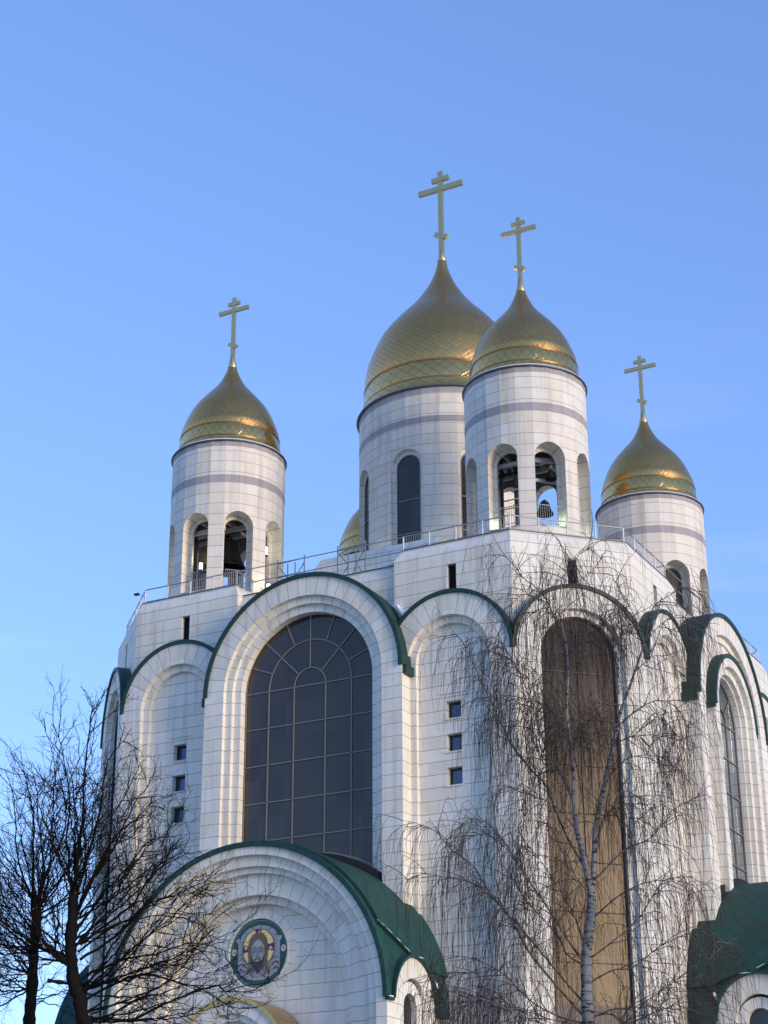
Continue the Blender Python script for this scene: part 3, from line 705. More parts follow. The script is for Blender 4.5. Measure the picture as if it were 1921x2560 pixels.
# ---- mosaic roundel over the entrance: flat tesserae shapes in a stone ring
def mosaic(F, cz, d0, parent):
    cols = {'green': (.012, .065, .055), 'cloth': (.33, .32, .33), 'cloth_l': (.46, .45, .46), 'gold': (.88, .62, .22), 'red': (.42, .07, .04), 'navy': (.035, .022, .08), 'hair': (.15, .085, .045),
            'skin': (.26, .275, .285), 'skin_l': (.34, .355, .365), 'dark': (.035, .028, .03), 'line': (.10, .09, .10), 'rim': (.16, .22, .20), 'pale': (.55, .50, .42), 'hair_l': (.22, .15, .07)}
    mats = []; idx = {}
    for k, c in cols.items():
        mt, nt, bs = newmat('mosaic_'+k); N = NT(nt); tc = N.n('ShaderNodeTexCoord')
        vo = N.n('ShaderNodeTexVoronoi'); vo.inputs['Scale'].default_value = 34; N.link(tc.outputs['Object'], vo.inputs['Vector'])
        sp = N.n('ShaderNodeSeparateColor'); N.link(vo.outputs['Color'], sp.inputs[0])
        N.link(N.mix(sp.outputs[0], tuple(x*.72 for x in c)+(1,), tuple(min(1, x*1.28) for x in c)+(1,)), bs.inputs['Base Color']); bs.inputs['Roughness'].default_value = .35
        idx[k] = len(mats); mats.append(mt)
    mb = MB(); lay = [0]
    def poly(pts, c, up=True):
        if up: lay[0] += 1
        d = d0+.020+lay[0]*.0022
        mb.face([F(x, d, cz+z) for x, z in pts], None, idx[c])
    def ell(cx, cz_, rx, rz, c, a0=0, a1=2*pi, n=40): poly([(cx+rx*cos(a0+(a1-a0)*i/n), cz_+rz*sin(a0+(a1-a0)*i/n)) for i in range(n)], c)
    def sect(R0, R1, a0, a1, c, cz_=0, n=12, sx=1.0, up=True):
        A = [radians(a0+(a1-a0)*i/n) for i in range(n+1)]
        if up: lay[0] += 1
        for i in range(n):
            poly([(R0*sx*cos(A[i]), cz_+R0*sin(A[i])), (R1*sx*cos(A[i]), cz_+R1*sin(A[i])), (R1*sx*cos(A[i+1]), cz_+R1*sin(A[i+1])), (R0*sx*cos(A[i+1]), cz_+R0*sin(A[i+1]))], c, False)
    def stroke(pts, wd, c):
        lay[0] += 1
        for (x0, z0), (x1, z1) in zip(pts[:-1], pts[1:]):
            L = math.hypot(x1-x0, z1-z0) or 1; nx, nz = -(z1-z0)/L*wd/2, (x1-x0)/L*wd/2
            poly([(x0+nx, z0+nz), (x1+nx, z1+nz), (x1-nx, z1-nz), (x0-nx, z0-nz)], c, False)
    ell(0, 0, 1.57, 1.57, 'green', n=64); sect(1.46, 1.50, 0, 360, 'rim', n=64)
    # hanging cloth
    poly([(-1.12, .52), (-1.02, .62), (-.98, .80), (-.80, 1.02), (-.5, 1.18), (0, 1.28), (.5, 1.18), (.80, 1.02), (.98, .80), (1.02, .62), (1.12, .52), (1.12, -.70), (.95, -.92), (.6, -1.12), (.2, -1.22), (-.2, -1.22), (-.6, -1.12), (-.95, -.92), (-1.12, -.70)], 'cloth')
    for s in (-1, 1):
        ell(s*1.12, .62, .10, .10, 'cloth_l'); ell(s*1.12, .62, .035, .035, 'red')
        ell(s*1.33, .12, .14, .15, 'pale'); sect(.05, .09, 0, 360, 'dark', cz_=.12, n=10) if False else None
        stroke([(s*1.28, .05), (s*1.33, .19), (s*1.38, .05)], .03, 'red')
        stroke([(s*.70, -.35), (s*.9, -.22), (s*1.10, -.28)], .03, 'line')
        stroke([(s*.72, -.62), (s*.82, -.46), (s*1.0, -.44), (s*1.08, -.56)], .05, 'dark'); stroke([(s*.78, -.8), (s*.95, -.66), (s*1.05, -.76)], .05, 'dark')
        stroke([(s*.25, -.62), (s*.35, -.9), (s*.3, -1.15)], .025, 'line'); stroke([(s*.55, -.75), (s*.35, -1.0), (0, -1.08)], .02, 'line')
    for a in (40, 62, 84, 106, 128, 150): stroke([(1.16*cos(radians(a)), 1.16*sin(radians(a))), (1.27*cos(radians(a)), 1.27*sin(radians(a)))], .04, 'green')
    # halo with its cross arms
    sect(.50, .86, -50, 230, 'gold', cz_=.22, n=40, sx=.97); sect(.855, .885, -50, 230, 'line', cz_=.22, n=40, sx=.97)
    for a, rr in ((0, 13), (180, 13), (90, 13)):
        sect(.50, .86, a-rr, a+rr, 'navy', cz_=.22, n=6, sx=.97); sect(.52, .84, a-rr, a-rr*.1, 'red', cz_=.22, n=3, sx=.97)
        ca, sa = cos(radians(a-3)), sin(radians(a-3)); ell(.68*ca*.97, .22+.68*sa, .07, .08, 'cloth_l')
    # hair, face, beard
    poly([(0, .93), (.28, .86), (.46, .62), (.54, .25), (.52, -.2), (.46, -.55), (.62, -.85), (.55, -.98), (.38, -.72), (.3, -.45), (-.3, -.45), (-.38, -.72), (-.55, -.98), (-.62, -.85), (-.46, -.55), (-.52, -.2), (-.54, .25), (-.46, .62), (-.28, .86)], 'hair')
    for s in (-1, 1):
        for q in (.36, .42, .48): stroke([(s*q*.6, .78), (s*(q), .4), (s*(q+.01), -.2), (s*(q+.03), -.55), (s*(q+.12), -.88)], .018, 'hair_l')
    poly([(0, .62), (.20, .52), (.33, .30), (.36, .02), (.30, -.32), (.18, -.55), (-.18, -.55), (-.30, -.32), (-.36, .02), (-.33, .30), (-.20, .52)], 'skin')
    poly([(0, .56), (.14, .48), (.2, .34), (0, .28), (-.2, .34), (-.14, .48)], 'skin_l')
    poly([(.33, -.12), (.31, -.40), (.20, -.66), (0, -1.0), (-.20, -.66), (-.31, -.40), (-.33, -.12), (-.24, -.34), (-.12, -.42), (0, -.44), (.12, -.42), (.24, -.34)], 'dark')
    for s in (-1, 1):
        ell(s*.16, .09, .10, .055, 'skin_l'); ell(s*.16, .095, .045, .045, 'dark')
        stroke([(s*.05, .19), (s*.16, .235), (s*.29, .18)], .028, 'dark'); stroke([(s*.07, .05), (s*.16, .02), (s*.26, .07)], .018, 'line')
        stroke([(s*.02, -.22), (s*.10, -.27), (s*.16, -.36)], .04, 'dark'); stroke([(s*.03, .2), (s*.045, -.1), (s*.07, -.14)], .016, 'line')
        stroke([(s*.30, .15), (s*.28, -.1)], .02, 'line')
    stroke([(-.05, -.15), (.05, -.15)], .03, 'line'); ell(0, -.36, .06, .045, 'skin_l'); stroke([(-.06, -.30), (.06, -.30)], .02, 'red')
    o = mb.build('mosaic_roundel', mats, parent, label='round mosaic icon of a bearded face with a gold halo on a cloth, green border')
    # stone ring around it
    mb = MB(); n = 64
    for r0, r1, dd in ((1.56, 1.66, .10), (1.66, 1.98, .05)):
        for k in range(n):
            a, b = 2*pi*k/n, 2*pi*(k+1)/n; P = lambda r, t, d: F(r*cos(t), d, cz+r*sin(t))
            mb.face([P(r0, a, d0+dd), P(r1, a, d0+dd), P(r1, b, d0+dd), P(r0, b, d0+dd)], [(r0, r1*a), (r1, r1*a), (r1, r1*b), (r0, r1*b)])
            for r in (r0, r1): mb.face([P(r, a, d0+dd), P(r, b, d0+dd), P(r, b, d0-.02), P(r, a, d0-.02)], [(r0, r1*a), (r0, r1*b), (r1, r1*b), (r1, r1*a)])
    mb.build('roundel_frame', RING, parent)
mosaic(FR[0], 15.87, 20.32, PA)

# ------------------------------------------------------------------ bells, beams and belfry fittings
BELLM = {}
def bell(loc, r, label, group='bells hanging in the belfries', clapper=True):
    t = thing('bell', label, 'bell', loc, group)
    mb = MB(); H = r*1.75
    prof = [(r, 0), (r*1.01, .05*r), (r*.93, .12*r), (r*.82, .35*r), (r*.70, .70*r), (r*.60, 1.05*r), (r*.54, 1.32*r), (r*.50, 1.45*r), (r*.38, 1.56*r), (r*.12, 1.62*r), (.01, 1.63*r)]
    mb.lathe((0, 0, 0), catmull(prof, 3), 32)
    for zr, rr in ((.22, .885), (.30, .855), (1.18, .585)): mb.lathe((0, 0, 0), [(rr*r, zr*r), (rr*r+.02, zr*r+.01), (rr*r, zr*r+.03)], 32)
    mb.build('bell_body', BRONZE, t)
    mb = MB()
    for k in range(4):
        a = k*pi/2+.4; p = Vector((cos(a), sin(a), 0))
        mb.tube([p*.16*r+Vector((0, 0, 1.58*r)), p*.22*r+Vector((0, 0, 1.72*r)), Vector((0, 0, 1.86*r))], .035*r+.008, 5)
    mb.build('crown_loops', BRONZE, t)
    if clapper:
        mb = MB(); mb.tube([(0, 0, 1.5*r), (.05*r, 0, .1*r), (.06*r, 0, -.12*r)], [.03*r, .04*r, .03*r], 6); mb.lathe((.05*r, 0, -.02*r), [(.01, -.1*r), (.10*r, 0), (.01, .12*r)], 10); mb.build('clapper', BRONZE, t)
    return t
def beams(cx, cy, spec):
    mb = MB()
    for (x0, y0, x1, y1, z, th) in spec:
        a, b = Vector((cx+x0, cy+y0, z)), Vector((cx+x1, cy+y1, z)); d = (b-a); L = d.length; d.normalize(); n = Vector((-d.y, d.x, 0))
        mb.box((a+b)/2, (L/2, th*.55, th), (d, n, Vector((0, 0, 1))))
    mb.build('bell_beam', BEAM, CA)
for (sx, sy) in ((-1, -1), (1, -1)):
    beams(T*sx, T*sy, [(-2.3, -.5, 2.3, -.5, 42.35, .13), (-2.3, .5, 2.3, .5, 42.35, .13), (-.6, -2.3, -.6, 2.3, 42.62, .10), (.7, -2.3, .7, 2.3, 42.62, .10), (-1.2, -2.0, 1.2, -2.0, 41.85, .12), (1.9, -1.3, 1.9, 1.6, 41.6, .08)])
    mb = MB()
    for px, py in ((-1.75, -.6), (-1.2, 1.4), (1.3, 1.5)) if sx < 0 else ((-.75, -1.75), (-.15, -1.3), (-1.2, 1.2), (1.3, 1.5)): mb.box((T*sx+px, T*sy+py, 40.1), (.07, .07, 2.35))
    mb.build('bell_frame_posts', DARKFR, CA)
    if sx > 0: beams(T*sx, T*sy, [(-1.1, -1.75, 1.1, -1.75, 40.5, .035), (-1.2, -1.55, 1.2, -1.55, 40.05, .035), (.3, -2.1, 2.3, -.4, 42.1, .13), (.6, -1.9, 2.2, -.2, 40.95, .09), (-1.0, -1.7, 1.0, -1.7, 39.5, .03)])
bell((-T+.32, -T-.40, 39.95), 1.16, 'huge dark bell filling the right-hand opening of the left tower')
bell((-T-.40, -T-1.70, 39.55), .30, 'small bell low in the left-hand opening of the left tower')
bell((T+1.50, -T-1.40, 38.88), .46, 'dark bell hanging low in the right-hand opening of the near tower')
bell((T+1.88, -T-1.30, 40.85), .31, 'small bell under the beam in the right-hand opening of the near tower')
for i, (dx, lab) in enumerate(((-.62, 'leftmost of the three little bells under the beam in the near tower'), (-.20, 'middle one of the three little bells under the beam in the near tower'), (.22, 'rightmost of the three little bells under the beam in the near tower'))):
    bell((T+dx, -T-1.95, 41.32), .18, lab, clapper=False)
# balustrades inside the belfry openings, parts of the cathedral
for (sx, sy) in ((-1, -1), (1, -1)):
    for j in range(8):
        F = frame(j*pi/4, T*sx, T*sy); mb = MB(); d = 3.34-.50
        for z in (39.08, 38.12): mb.tube([F(-.62, d, z), F(.62, d, z)], .025, 5)
        for k in range(11): mb.tube([F(-.6+k*.12, d, 38.05), F(-.6+k*.12, d, 39.08)], .012, 4)
        mb.build('opening_balustrade', STEEL, CA)

# lit floodlights in the belfries
def flood(loc, size, label, power=0, col=(1, .93, .72), vert=True):
    t = thing('floodlight', label, 'lamp', loc, 'lit lamps in the towers')
    mb = MB(); mb.box((0, 0, 0), (size*.35, size*.35, size if vert else size*.35)); mb.build('lens', LAMP, t)
    mb = MB(); mb.box((0, 0, -size-.05 if vert else -size*.35-.05), (size*.42, size*.42, .05)); mb.box((0, 0, size+.04 if vert else size*.35+.04), (size*.42, size*.42, .04)); mb.build('housing', DARKFR, t)
    if power:
        l = bpy.data.lights.new('lamp_light', 'POINT'); l.energy = power; l.color = col; l.shadow_soft_size = .15
        lo = bpy.data.objects.new('lamp_light', l); COL.objects.link(lo); lo.parent = t; lo.location = (0, 0, size+.25)
FL = frame(0)
flood((-T-.35, -T-2.05, 39.75), .20, 'glowing lamp low in the left-hand opening of the left tower', 9, (1, .85, .55))
flood((-T+2.80, -T-.15, 40.75), .24, 'tall glowing lamp in the right side opening of the left tower', 5)
flood((-T+3.70, -T-1.20, 38.0), .20, 'bright lamp at the foot of the left tower beside the railing', 4)
flood((T-.75, -T-2.75, 37.98), .05, 'small lamp on the sill of the left-hand opening of the near tower', 3.5, (.75, 1.0, .62))
flood((T+2.35, -T-1.55, 37.98), .05, 'small lamp on the sill of the right-hand opening of the near tower', 3, (.8, 1.0, .65))
flood((T+2.95, -T+.3, 37.98), .05, 'small lamp in the right side opening of the near tower', 3, (.85, 1.0, .65))
flood((1.9, -6.2, 41.0), .05, 'small lamp at the foot of the main drum, left of the near tower', 3, (1.0, .98, .62))
flood((-1.9, -6.2, 41.0), .05, 'small lamp at the foot of the main drum, by its left window', 3, (1.0, .98, .62))
# unlit floodlight on the left end of the parapet
t = thing('parapet_floodlight', 'unlit dark floodlight on the far left end of the railing', 'lamp', (-11.35, -15.75, 36.95))
mb = MB(); mb.box((0, 0, 0), (.14, .09, .05)); mb.build('housing', DARKFR, t)
mb = MB(); mb.tube([(.1, .05, 0), (.35, .3, -.15)], .02, 5); mb.build('bracket', STEEL, t)

# ------------------------------------------------------------------ scaffold pieces on the terrace
def scaffold(loc, wx, h, label):
    t = thing('scaffold_frame', label, 'scaffold', loc, 'scaffold frames behind the front parapet')
    mb = MB(); dy = 1.0
    for x in (0, wx*.38, wx*.66, wx):
        mb.tube([(x, 0, 0), (x, 0, h*(1 if x in (0, wx) else .86))], .038, 5)
    mb.build('posts', SCAF, t)
    mb = MB()
    for z in (h*.22, h*.55, h*.9): mb.tube([(0, 0, z), (wx, 0, z+.06)], .032, 5)
    mb.build('ledgers', SCAF, t)
    mb = MB()
    mb.tube([(0, .05, h*.85), (wx*.38, .05, h*.5), (0, .05, h*.15)], .028, 5); mb.tube([(wx, .05, h*.85), (wx*.66, .05, h*.5), (wx, .05, h*.15)], .028, 5)
    mb.tube([(wx*.38, .05, h*.05), (wx*.66, .05, h*.5)], .02, 5); mb.build('braces', SCAF, t)
scaffold((.38, -14.0, 35.75), 1.68, 2.4, 'steel scaffold frame with crossed braces left of the main drum window')
scaffold((-3.36, -14.0, 35.75), 1.68, 2.3, 'steel scaffold frame beside the left tower, half behind the great arch')

# ------------------------------------------------------------------ snow left on roofs
rs_ = random.Random(3)
mb = MB()
def clump(c, ax, L, hgt, wd, n=14):
    c = Vector(c); ax = Vector(ax).normalized(); sd_ = ax.cross(Vector((0, 0, 1))); 
    sd_ = sd_.normalized() if sd_.length > .01 else Vector((1, 0, 0)); up = sd_.cross(ax)
    rows = []
    for i in range(n+1):
        t_ = i/n; p = c+ax*L*(t_-.5); e = sin(pi*t_)**.5; hh = hgt*e*rs_.uniform(.55, 1.1)+.005; ww = wd*e*rs_.uniform(.6, 1.1)+.005
        rows.append([p+sd_*ww*cos(a)+up*hh*sin(a) for a in [k*pi/6*2 for k in range(6)]])
    mb.grid(rows, None, 0, True, True)
F = FR[0]
clump(F(5.35, 15.95, 32.75), (0.55, 0, -.83), 1.7, .16, .3); clump(F(5.0, 15.9, 33.1), (0.7, 0, -.7), .9, .1, .22)
clump(F(11.25, 16.0, 30.95), (.25, .2, -.8), .9, .12, .2); clump(FR[1](-3.2, 19.3, 31.0), (.2, .2, .6), .7, .1, .15)
clump(FR[2](-5.3, 16.3, 32.3), (.2, -.7, .6), .9, .1, .2)
clump(F(4.35, 15.35, 35.9), (1, 0, .1), 1.1, .09, .2)
for k in (0, 2):
    G = FR[k]
    s = 1 if k == 0 else -1
    def rp(a, d): a = radians(a); return Vector(G(s*(7.60*cos(a)), d, 13.2+7.60*sin(a)))
    for d in (19.5, 20.1, 20.7, 21.2):
        a = 16.6+(d-19.3)/2.5*10.5; p, q = rp(a-.3, d-.28), rp(a+2.2-.3, d+.28)
        clump((p+q)/2, q-p, (q-p).length*1.05, .018, .03, 8)
    clump(G(s*7.55, 18.9, 15.25), Vector(G(0, 1, 0)), .7, .05, .1); clump(G(s*7.5, 17.3, 14.3), (0.2, .5, -.6), .5, .08, .12); clump(G(s*7.5, 21.5, 13.25), Vector(G(0, 1, 0)), .5, .04, .08)
so_ = mb.build('snow', SNOWM); so_['kind'] = 'stuff'; so_['label'] = 'thin leftover snow lying in the gutters and folds of the green roofs'; so_['category'] = 'snow'

# ------------------------------------------------------------------ trees
def at(u, v, D, off=0.0):
    """world point seen at pixel (u, v) of the 1921 x 2560 photograph, at horizontal distance D"""
    r = Fw+Rt2*((u-960.5)/FPX)-Up2*((v-1280)/FPX)
    h = math.hypot(r.x, r.y); return CAM+r*((D+off)/h)
def bark_mat(name, col, col2, birch=False):
    mt, nt, bs = newmat(name); N = NT(nt); tc = N.n('ShaderNodeTexCoord')
    mp = N.n('ShaderNodeMapping'); mp.inputs['Scale'].default_value = (6, 6, 20) if birch else (14, 14, 3); N.link(tc.outputs['Object'], mp.inputs[0])
    f = N.noise(mp.outputs[0], 1.0, 5, .65)
    if birch: f = N.ramp(f, .50, .60)
    N.link(N.mix(f, col+(1,), col2+(1,)), bs.inputs['Base Color']); bs.inputs['Roughness'].default_value = .9; bs.inputs['Specular IOR Level'].default_value = .08
    bp = N.n('ShaderNodeBump'); bp.inputs['Strength'].default_value = .5; N.link(f, bp.inputs['Height']); N.link(bp.outputs[0], bs.inputs['Normal'])
    return mt
BARKB = bark_mat('birch_bark', (.27, .265, .26), (.035, .03, .03), True)
TWIGB = simple('birch_twig', (.058, .042, .038), .9, spec=.1, nscale=3, namt=.4)
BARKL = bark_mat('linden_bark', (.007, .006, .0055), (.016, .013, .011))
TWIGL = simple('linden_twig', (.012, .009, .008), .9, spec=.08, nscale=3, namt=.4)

def smooth_path(P, n=4):
    out = []
    for i in range(len(P)-1):
        p0, p1, p2, p3 = P[max(i-1, 0)], P[i], P[i+1], P[min(i+2, len(P)-1)]
        for k in range(n):
            t = k/n; out.append(.5*((2*p1)+(p2-p0)*t+(2*p0-5*p1+4*p2-p3)*t*t+(3*p1-p0-3*p2+p3)*t**3))
    out.append(P[-1]); return out
def wander(p, d, L, n, rnd, jit, grav, up=Vector((0, 0, 1))):
    """a growing shoot: each step turns a little and is pulled by grav"""
    pts = [p.copy()]; d = d.normalized(); st = L/n
    for i in range(n):
        d = (d+Vector((rnd.gauss(0, jit), rnd.gauss(0, jit), rnd.gauss(0, jit)))+up*grav).normalized()
        p = p+d*st; pts.append(p.copy())
    return pts
def rdir(rnd):
    while True:
        v = Vector((rnd.uniform(-1, 1), rnd.uniform(-1, 1), rnd.uniform(-1, 1)))
        if .1 < v.length < 1: return v.normalized()

def birch():
    rnd = random.Random(21); D = 32.0
    base = at(1470, 2540, D)
    t = thing('birch_tree', 'weeping birch with forked white trunk and hanging twigs before the tall corner window', 'tree', (base.x, base.y, 0))
    o = Vector((base.x, base.y, 0))
    def path(px, offs=None):
        P = [at(u, v, D, (offs[i] if offs else 0)) - o for i, (u, v) in enumerate(px)]; return P
    tr = MB(); br = MB(); tw = MB()
    stem = [Vector((0, 0, -.1)), Vector((.02, 0, 2.5))]+path([(1470, 2535), (1468, 2476), (1467, 2389), (1477, 2301), (1480, 2242)])
    tr.tube(smooth_path(stem), [.118-.0016*i for i in range(len(smooth_path(stem)))], 14)
    left = path([(1480, 2242), (1465, 2172), (1456, 2131), (1441, 2067), (1434, 1985), (1434, 1943), (1430, 1878), (1418, 1782), (1421, 1690), (1417, 1617), (1400, 1530), (1405, 1450)])
    right = path([(1480, 2242), (1486, 2155), (1490, 2067), (1512, 1960), (1534, 1860), (1545, 1817), (1554, 1773), (1566, 1743), (1587, 1682), (1600, 1643), (1613, 1608), (1640, 1550), (1655, 1495)], [0, .1, .2, .3, .35, .4, .4, .4, .4, .3, .3, .2, .1])
    for P, r0, r1 in ((left, .058, .008), (right, .054, .008)):
        S_ = smooth_path(P); n = len(S_)-1
        tr.tube(S_, [r0+(r1-r0)*(i/n)**.85 for i in range(n+1)], 12)
    LR = random.Random(4)
    limbs = [   # (pixels, start radius, depth swing)
        ([(1468, 2550), (1389, 2459), (1324, 2383), (1278, 2307), (1225, 2231), (1184, 2166), (1130, 2120), (1085, 2082), (1040, 2056), (1004, 2052)], .050, -1.2),
        ([(1470, 2520), (1400, 2440), (1330, 2350), (1260, 2270), (1190, 2215), (1120, 2190), (1060, 2185), (1020, 2200)], .040, .9),
        ([(1470, 2420), (1420, 2350), (1370, 2270), (1310, 2180), (1270, 2110), (1220, 2065), (1175, 2050), (1140, 2075)], .042, -1.6),
        ([(1464, 2172), (1410, 2080), (1367, 1967), (1330, 1927), (1290, 1873), (1254, 1815), (1225, 1743), (1200, 1689), (1175, 1634), (1153, 1595), (1131, 1584)], .046, .4),
        ([(1436, 2010), (1400, 1930), (1363, 1859), (1327, 1768), (1301, 1696), (1276, 1634), (1247, 1602), (1215, 1591)], .038, -.9),
        ([(1432, 1880), (1395, 1800), (1350, 1760), (1300, 1740), (1250, 1765)], .028, 1.1),
        ([(1420, 1700), (1406, 1605), (1370, 1515), (1334, 1468), (1312, 1443), (1283, 1407), (1250, 1389), (1228, 1410)], .034, .3),
        ([(1417, 1617), (1390, 1540), (1350, 1500), (1310, 1490), (1275, 1520)], .022, -.8),
        ([(1405, 1500), (1420, 1430), (1450, 1385), (1480, 1375), (1505, 1400)], .014, .3),
        ([(1425, 1700), (1455, 1600), (1500, 1540), (1540, 1520), (1575, 1560)], .022, -.9),
        ([(1613, 1608), (1590, 1550), (1568, 1503), (1545, 1460), (1532, 1440)], .016, -.2),
        ([(1613, 1608), (1637, 1523), (1677, 1488), (1712, 1468), (1750, 1490), (1775, 1530)], .024, .5),
        ([(1613, 1608), (1660, 1560), (1700, 1540), (1735, 1570), (1755, 1620)], .018, -.8),
        ([(1587, 1682), (1640, 1640), (1680, 1650), (1710, 1700)], .020, .8),
        ([(1545, 1817), (1600, 1770), (1650, 1750), (1700, 1780), (1730, 1850)], .026, -1.0),
        ([(1534, 1860), (1590, 1840), (1640, 1800), (1680, 1820), (1715, 1880)], .024, .9),
        ([(1512, 1960), (1570, 1900), (1640, 1890), (1700, 1925)], .022, -.5),
        ([(1488, 2200), (1564, 2125), (1623, 2096), (1664, 2049), (1705, 2014), (1763, 1988)], .036, .5),
        ([(1480, 2300), (1540, 2250), (1590, 2215), (1650, 2200), (1710, 2215), (1750, 2260)], .030, -1.2),
        ([(1472, 2400), (1530, 2350), (1600, 2290), (1664, 2205), (1710, 2207), (1745, 2240)], .034, .9),
        ([(1470, 2460), (1530, 2430), (1582, 2418), (1652, 2360), (1740, 2324), (1790, 2330)], .034, -.4),
        ([(1470, 2550), (1530, 2530), (1588, 2512), (1670, 2465), (1751, 2406), (1820, 2360)], .036, .8),
        ([(1470, 2560), (1560, 2560), (1650, 2530), (1730, 2500), (1790, 2500)], .030, -1.0),
        ([(1470, 2560), (1400, 2540), (1330, 2500), (1260, 2440), (1180, 2400), (1110, 2390), (1070, 2420)], .034, .5),
        ([(1470, 2600), (1390, 2570), (1310, 2540), (1220, 2500), (1140, 2490)], .03, -1.1),
        ([(1467, 2389), (1440, 2300), (1400, 2220), (1350, 2150), (1320, 2120), (1280, 2140)], .026, 1.5),
        ([(1445, 2080), (1400, 2020), (1340, 1990), (1280, 1970), (1230, 1985)], .026, -1.4),
        ([(1480, 2242), (1440, 2200), (1400, 2120), (1380, 2070), (1350, 2055)], .02, -1.8),
        ([(1490, 2100), (1530, 2020), (1570, 1990), (1610, 2000)], .02, -1.5),
        ([(1430, 1878), (1460, 1800), (1490, 1760), (1530, 1765)], .018, -1.2)]
    # further limbs on the near and far side of the crown, between the traced ones
    for k in range(16):
        a = limbs[LR.randrange(len(limbs))]
        limbs.append(([(u+LR.uniform(-28, 28)*min(1, i/2), v+LR.uniform(-20, 75)*min(1, i/2)) for i, (u, v) in enumerate(a[0])], a[1]*.6, -a[2]*1.3+LR.uniform(-.8, .8)))
    def hang(p, d, L, r):
        n = max(5, int(L/.16)); pts = [p]; q = p.copy(); d = d.normalized(); st = L/n; wx = Vector((rnd.gauss(0, .05), rnd.gauss(0, .05), 0))
        for i in range(n):
            d = (d*.60+wx*.7+Vector((rnd.gauss(0, .05), rnd.gauss(0, .05), -.62))).normalized(); q = q+d*st; pts.append(q.copy())
        tw.tube(pts, [r*(1-.55*i/n) for i in range(n+1)], 3)
        return pts
    def spray(P, dens, Lh, r=.0038):
        for i in range(1, len(P)):
            seg = (P[i]-P[i-1]); k = seg.length*dens
            for _ in range(int(k)+(1 if rnd.random() < k-int(k) else 0)):
                p = P[i-1]+seg*rnd.random(); d = seg.normalized()*.7+rdir(rnd)*.8+Vector((0, 0, .10))
                L = Lh*(.3+rnd.random()**1.3*1.15); h = hang(p, d, L, r)
                if L > .6 and rnd.random() < .55:
                    for _k in range(2):
                        j = rnd.randint(1, max(1, len(h)//2)); hang(h[j], (h[j]-h[j-1]).normalized()+rdir(rnd)*.8, L*rnd.uniform(.3, .6), r*.75)
    for px, r0, sw in limbs:
        n = len(px)-1; P = path(px, [sw*(i/n) for i in range(n+1)]); 
        for i in range(1, len(P)-1): P[i] = P[i]+rdir(rnd)*.035
        S_ = smooth_path(P, 4); m_ = len(S_)-1
        br.tube(S_, [max(.0045, .52*r0*(1-.88*(i/m_)**.8)) for i in range(m_+1)], 6)
        tot = sum((S_[i]-S_[i-1]).length for i in range(1, m_+1)); 
        # side branches
        acc = 0
        for i in range(max(1, m_//5), m_+1):
            seg = (S_[i]-S_[i-1]); acc += seg.length
            while acc > .115:
                acc -= .115; f = i/m_; p = S_[i-1]+seg*rnd.random()
                d = seg.normalized()*.8+rdir(rnd)*1.0+Vector((0, 0, .30)); L = rnd.uniform(.35, 1.25)*(1.1-.35*f)
                nn = 6; b = wander(p, d, L, nn, rnd, .14, -.10); br.tube(b, [.0085*(1-.6*k/nn)*(1.15-.3*f) for k in range(nn+1)], 4)
                spray(b, 5.8, 1.55 if f < .8 else 1.15)
        spray(S_[m_//4:], 6.0, 1.7)
    spray(left[2:], 8.0, 1.7); spray(right[2:], 9.0, 1.7)
    tr.build('trunk', BARKB, t); br.build('branches', bark_mat('birch_branch_bark', (.15, .13, .12), (.035, .026, .024), True), t); tw.build('twigs', TWIGB, t)
birch()

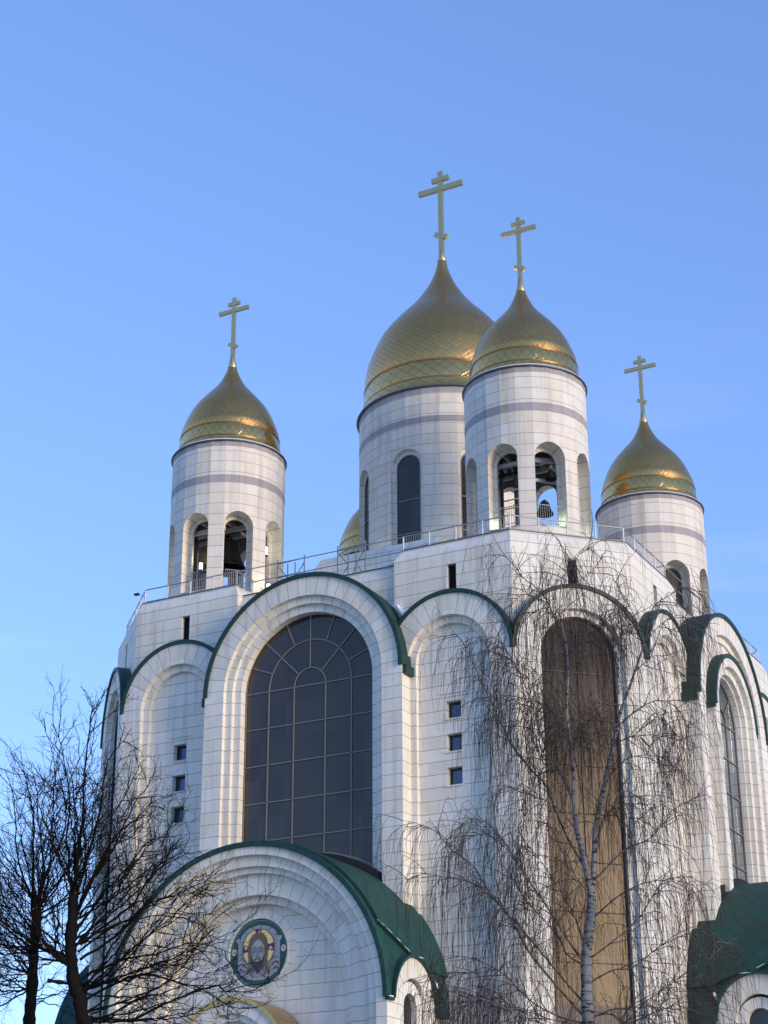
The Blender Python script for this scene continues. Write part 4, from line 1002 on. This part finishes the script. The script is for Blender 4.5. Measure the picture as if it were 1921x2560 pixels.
def linden(seed, D, trunk, r0, shoots, label, auto, extra_trunk=None, dens=1.0, xr=(-90, 430)):
    rnd = random.Random(seed); b = at(*trunk[0], D); o = Vector((b.x, b.y, 0))
    t = thing('linden_tree', label, 'tree', (b.x, b.y, 0), 'bare pollarded linden trees at the left')
    tr, br, tw = MB(), MB(), MB()
    P = [Vector((.1, 0, -.1)), Vector((.05, 0, 2.8))]+[at(u, v, D)-o for u, v in trunk]
    for i in range(2, len(P)): P[i] = P[i]+rdir(rnd)*.012
    S_ = smooth_path(P, 5); n = len(S_)-1
    rr = [r0*1.55-(r0*.62)*(i/n)+rnd.uniform(-.012, .018) for i in range(n+1)]; rr[-1] *= .55
    tr.tube(S_, rr, 14)
    if extra_trunk:
        for q, ra in extra_trunk:
            Q = smooth_path([at(u, v, D)-o for u, v in q], 4); m_ = len(Q)-1; tr.tube(Q, [ra*(1+.28*sin(i*1.9)) for i in range(m_+1)], 10)
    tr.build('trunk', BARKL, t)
    def twigs(P, dens_, L0, r, lvl=0, up=.06):
        for i in range(1, len(P)):
            seg = P[i]-P[i-1]; k = seg.length*dens_
            for _ in range(int(k)+(1 if rnd.random() < k-int(k) else 0)):
                p = P[i-1]+seg*rnd.random(); d = seg.normalized()*1.0+rdir(rnd)*.95; L = L0*rnd.uniform(.4, 1.3); nn = 5
                q = wander(p, d, L, nn, rnd, .17, up)
                (tw if lvl else br).tube(q, [r*(1-.6*j/nn) for j in range(nn+1)], 3 if lvl else 4)
                if lvl < 2: twigs(q, dens_*(1.5 if lvl == 0 else 1.25), L*.46, r*.58, lvl+1, up)
    def shoot(P, r, f=1.0):
        Q = smooth_path(P, 4); m_ = len(Q)-1
        for i in range(1, m_): Q[i] = Q[i]+rdir(rnd)*.018
        br.tube(Q, [max(.006, .82*r*(1-.85*i/m_)) for i in range(m_+1)], 6)
        twigs(Q[m_//6:], 4.6*dens*f, .78, r*.22+.0022)
    for px, r, sw in shoots:
        n = len(px)-1; shoot([at(u, v, D, sw*i/n)-o for i, (u, v) in enumerate(px)], r)
    for (u, v, cnt, a0, a1, Lm) in auto:
        p = at(u, v, D)-o
        for k in range(cnt):
            a = radians(a0+(a1-a0)*(k+rnd.random())/cnt); dz = sin(a); dh = cos(a)
            d = Rt*dh+Vector((0, 0, dz))+Vector((Fw.x, Fw.y, 0)).normalized()*rnd.uniform(-.55, .55)
            L = Lm*rnd.uniform(.6, 1.1); q = wander(p+rdir(rnd)*.08, d, L, 7, rnd, .07, .035)
            shoot(q, .015*L/2+.006)
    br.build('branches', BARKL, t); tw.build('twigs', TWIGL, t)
linden(5, 30.0, [(212, 2600), (206, 2545), (197, 2497), (186, 2458), (180, 2412), (177, 2361), (180, 2300), (183, 2238)], .082,
    [([(183, 2244), (202, 2089), (208, 1972), (212, 1914), (226, 1797), (234, 1752)], .034, .2),
     ([(187, 2264), (218, 2147), (249, 2030), (257, 1972), (266, 1914), (292, 1871), (330, 1822)], .034, -.4),
     ([(180, 2250), (172, 2150), (167, 2090), (174, 1975), (150, 1860), (128, 1810)], .030, .5),
     ([(182, 2250), (195, 2150), (192, 2050), (178, 1950), (165, 1890)], .028, -.6),
     ([(200, 2362), (272, 2307), (330, 2264), (373, 2198), (404, 2147), (418, 2124)], .030, -.3),
     ([(190, 2330), (249, 2244), (311, 2178), (366, 2112), (420, 2085)], .030, .4),
     ([(200, 2400), (290, 2338), (350, 2276), (380, 2255), (450, 2240), (520, 2225)], .030, -.7),
     ([(215, 2440), (311, 2400), (389, 2385), (467, 2361), (517, 2365), (583, 2385)], .026, -.5),
     ([(216, 2500), (292, 2458), (350, 2439), (428, 2450), (505, 2474), (583, 2517), (640, 2520)], .030, .3),
     ([(230, 2548), (330, 2548), (408, 2513), (467, 2486), (540, 2466), (565, 2478), (635, 2482)], .034, -.9),
     ([(196, 2380), (260, 2330), (330, 2300), (420, 2290), (470, 2300), (530, 2320)], .024, .8),
     ([(190, 2300), (230, 2200), (290, 2110), (330, 2020), (370, 1965), (388, 1925)], .026, .6),
     ([(190, 2280), (250, 2150), (300, 2080), (360, 2035), (385, 1990)], .022, -1.0),
     ([(205, 2480), (280, 2440), (360, 2350), (440, 2300), (480, 2255)], .024, 1.1)],
    'bare linden with dark knobbly trunk, second from the left edge, branches crossing the facade',
    [(183, 2240, 12, 58, 122, 2.3), (148, 2392, 12, 88, 178, 2.0), (182, 2300, 7, 30, 80, 2.5), (190, 2360, 8, 10, 65, 2.5), (205, 2470, 10, -12, 50, 2.5), (215, 2545, 8, -15, 35, 2.5), (180, 2400, 7, 110, 200, 1.8), (120, 2370, 6, 100, 200, 1.6)],
    [([(182, 2420), (160, 2400), (146, 2388), (118, 2368)], .062), ([(190, 2462), (150, 2456), (118, 2452)], .03)])
linden(9, 32.0, [(72, 2600), (74, 2550), (80, 2458), (84, 2381), (91, 2303), (95, 2272)], .078,
    [([(80, 2290), (82, 2180), (84, 2050), (74, 1990), (58, 1933), (28, 1887)], .030, .3),
     ([(96, 2275), (117, 2186), (152, 2108), (165, 2020), (150, 1950)], .030, -.4),
     ([(90, 2275), (60, 2200), (40, 2100), (35, 2000), (12, 1925)], .026, .5),
     ([(96, 2280), (110, 2180), (100, 2080), (92, 1980), (78, 1910)], .026, -.3),
     ([(80, 2330), (40, 2270), (0, 2240), (-50, 2215)], .026, .4), ([(80, 2400), (30, 2360), (-30, 2340)], .024, -.4)],
    'bare linden with the slimmer trunk nearest the left edge of the view',
    [(95, 2275, 14, 55, 150, 2.45), (84, 2380, 9, 100, 190, 2.2), (84, 2440, 8, 120, 200, 2.0), (92, 2300, 8, 20, 80, 2.0), (82, 2480, 6, 150, 210, 1.8), (84, 2500, 5, -20, 40, 1.2)], None)
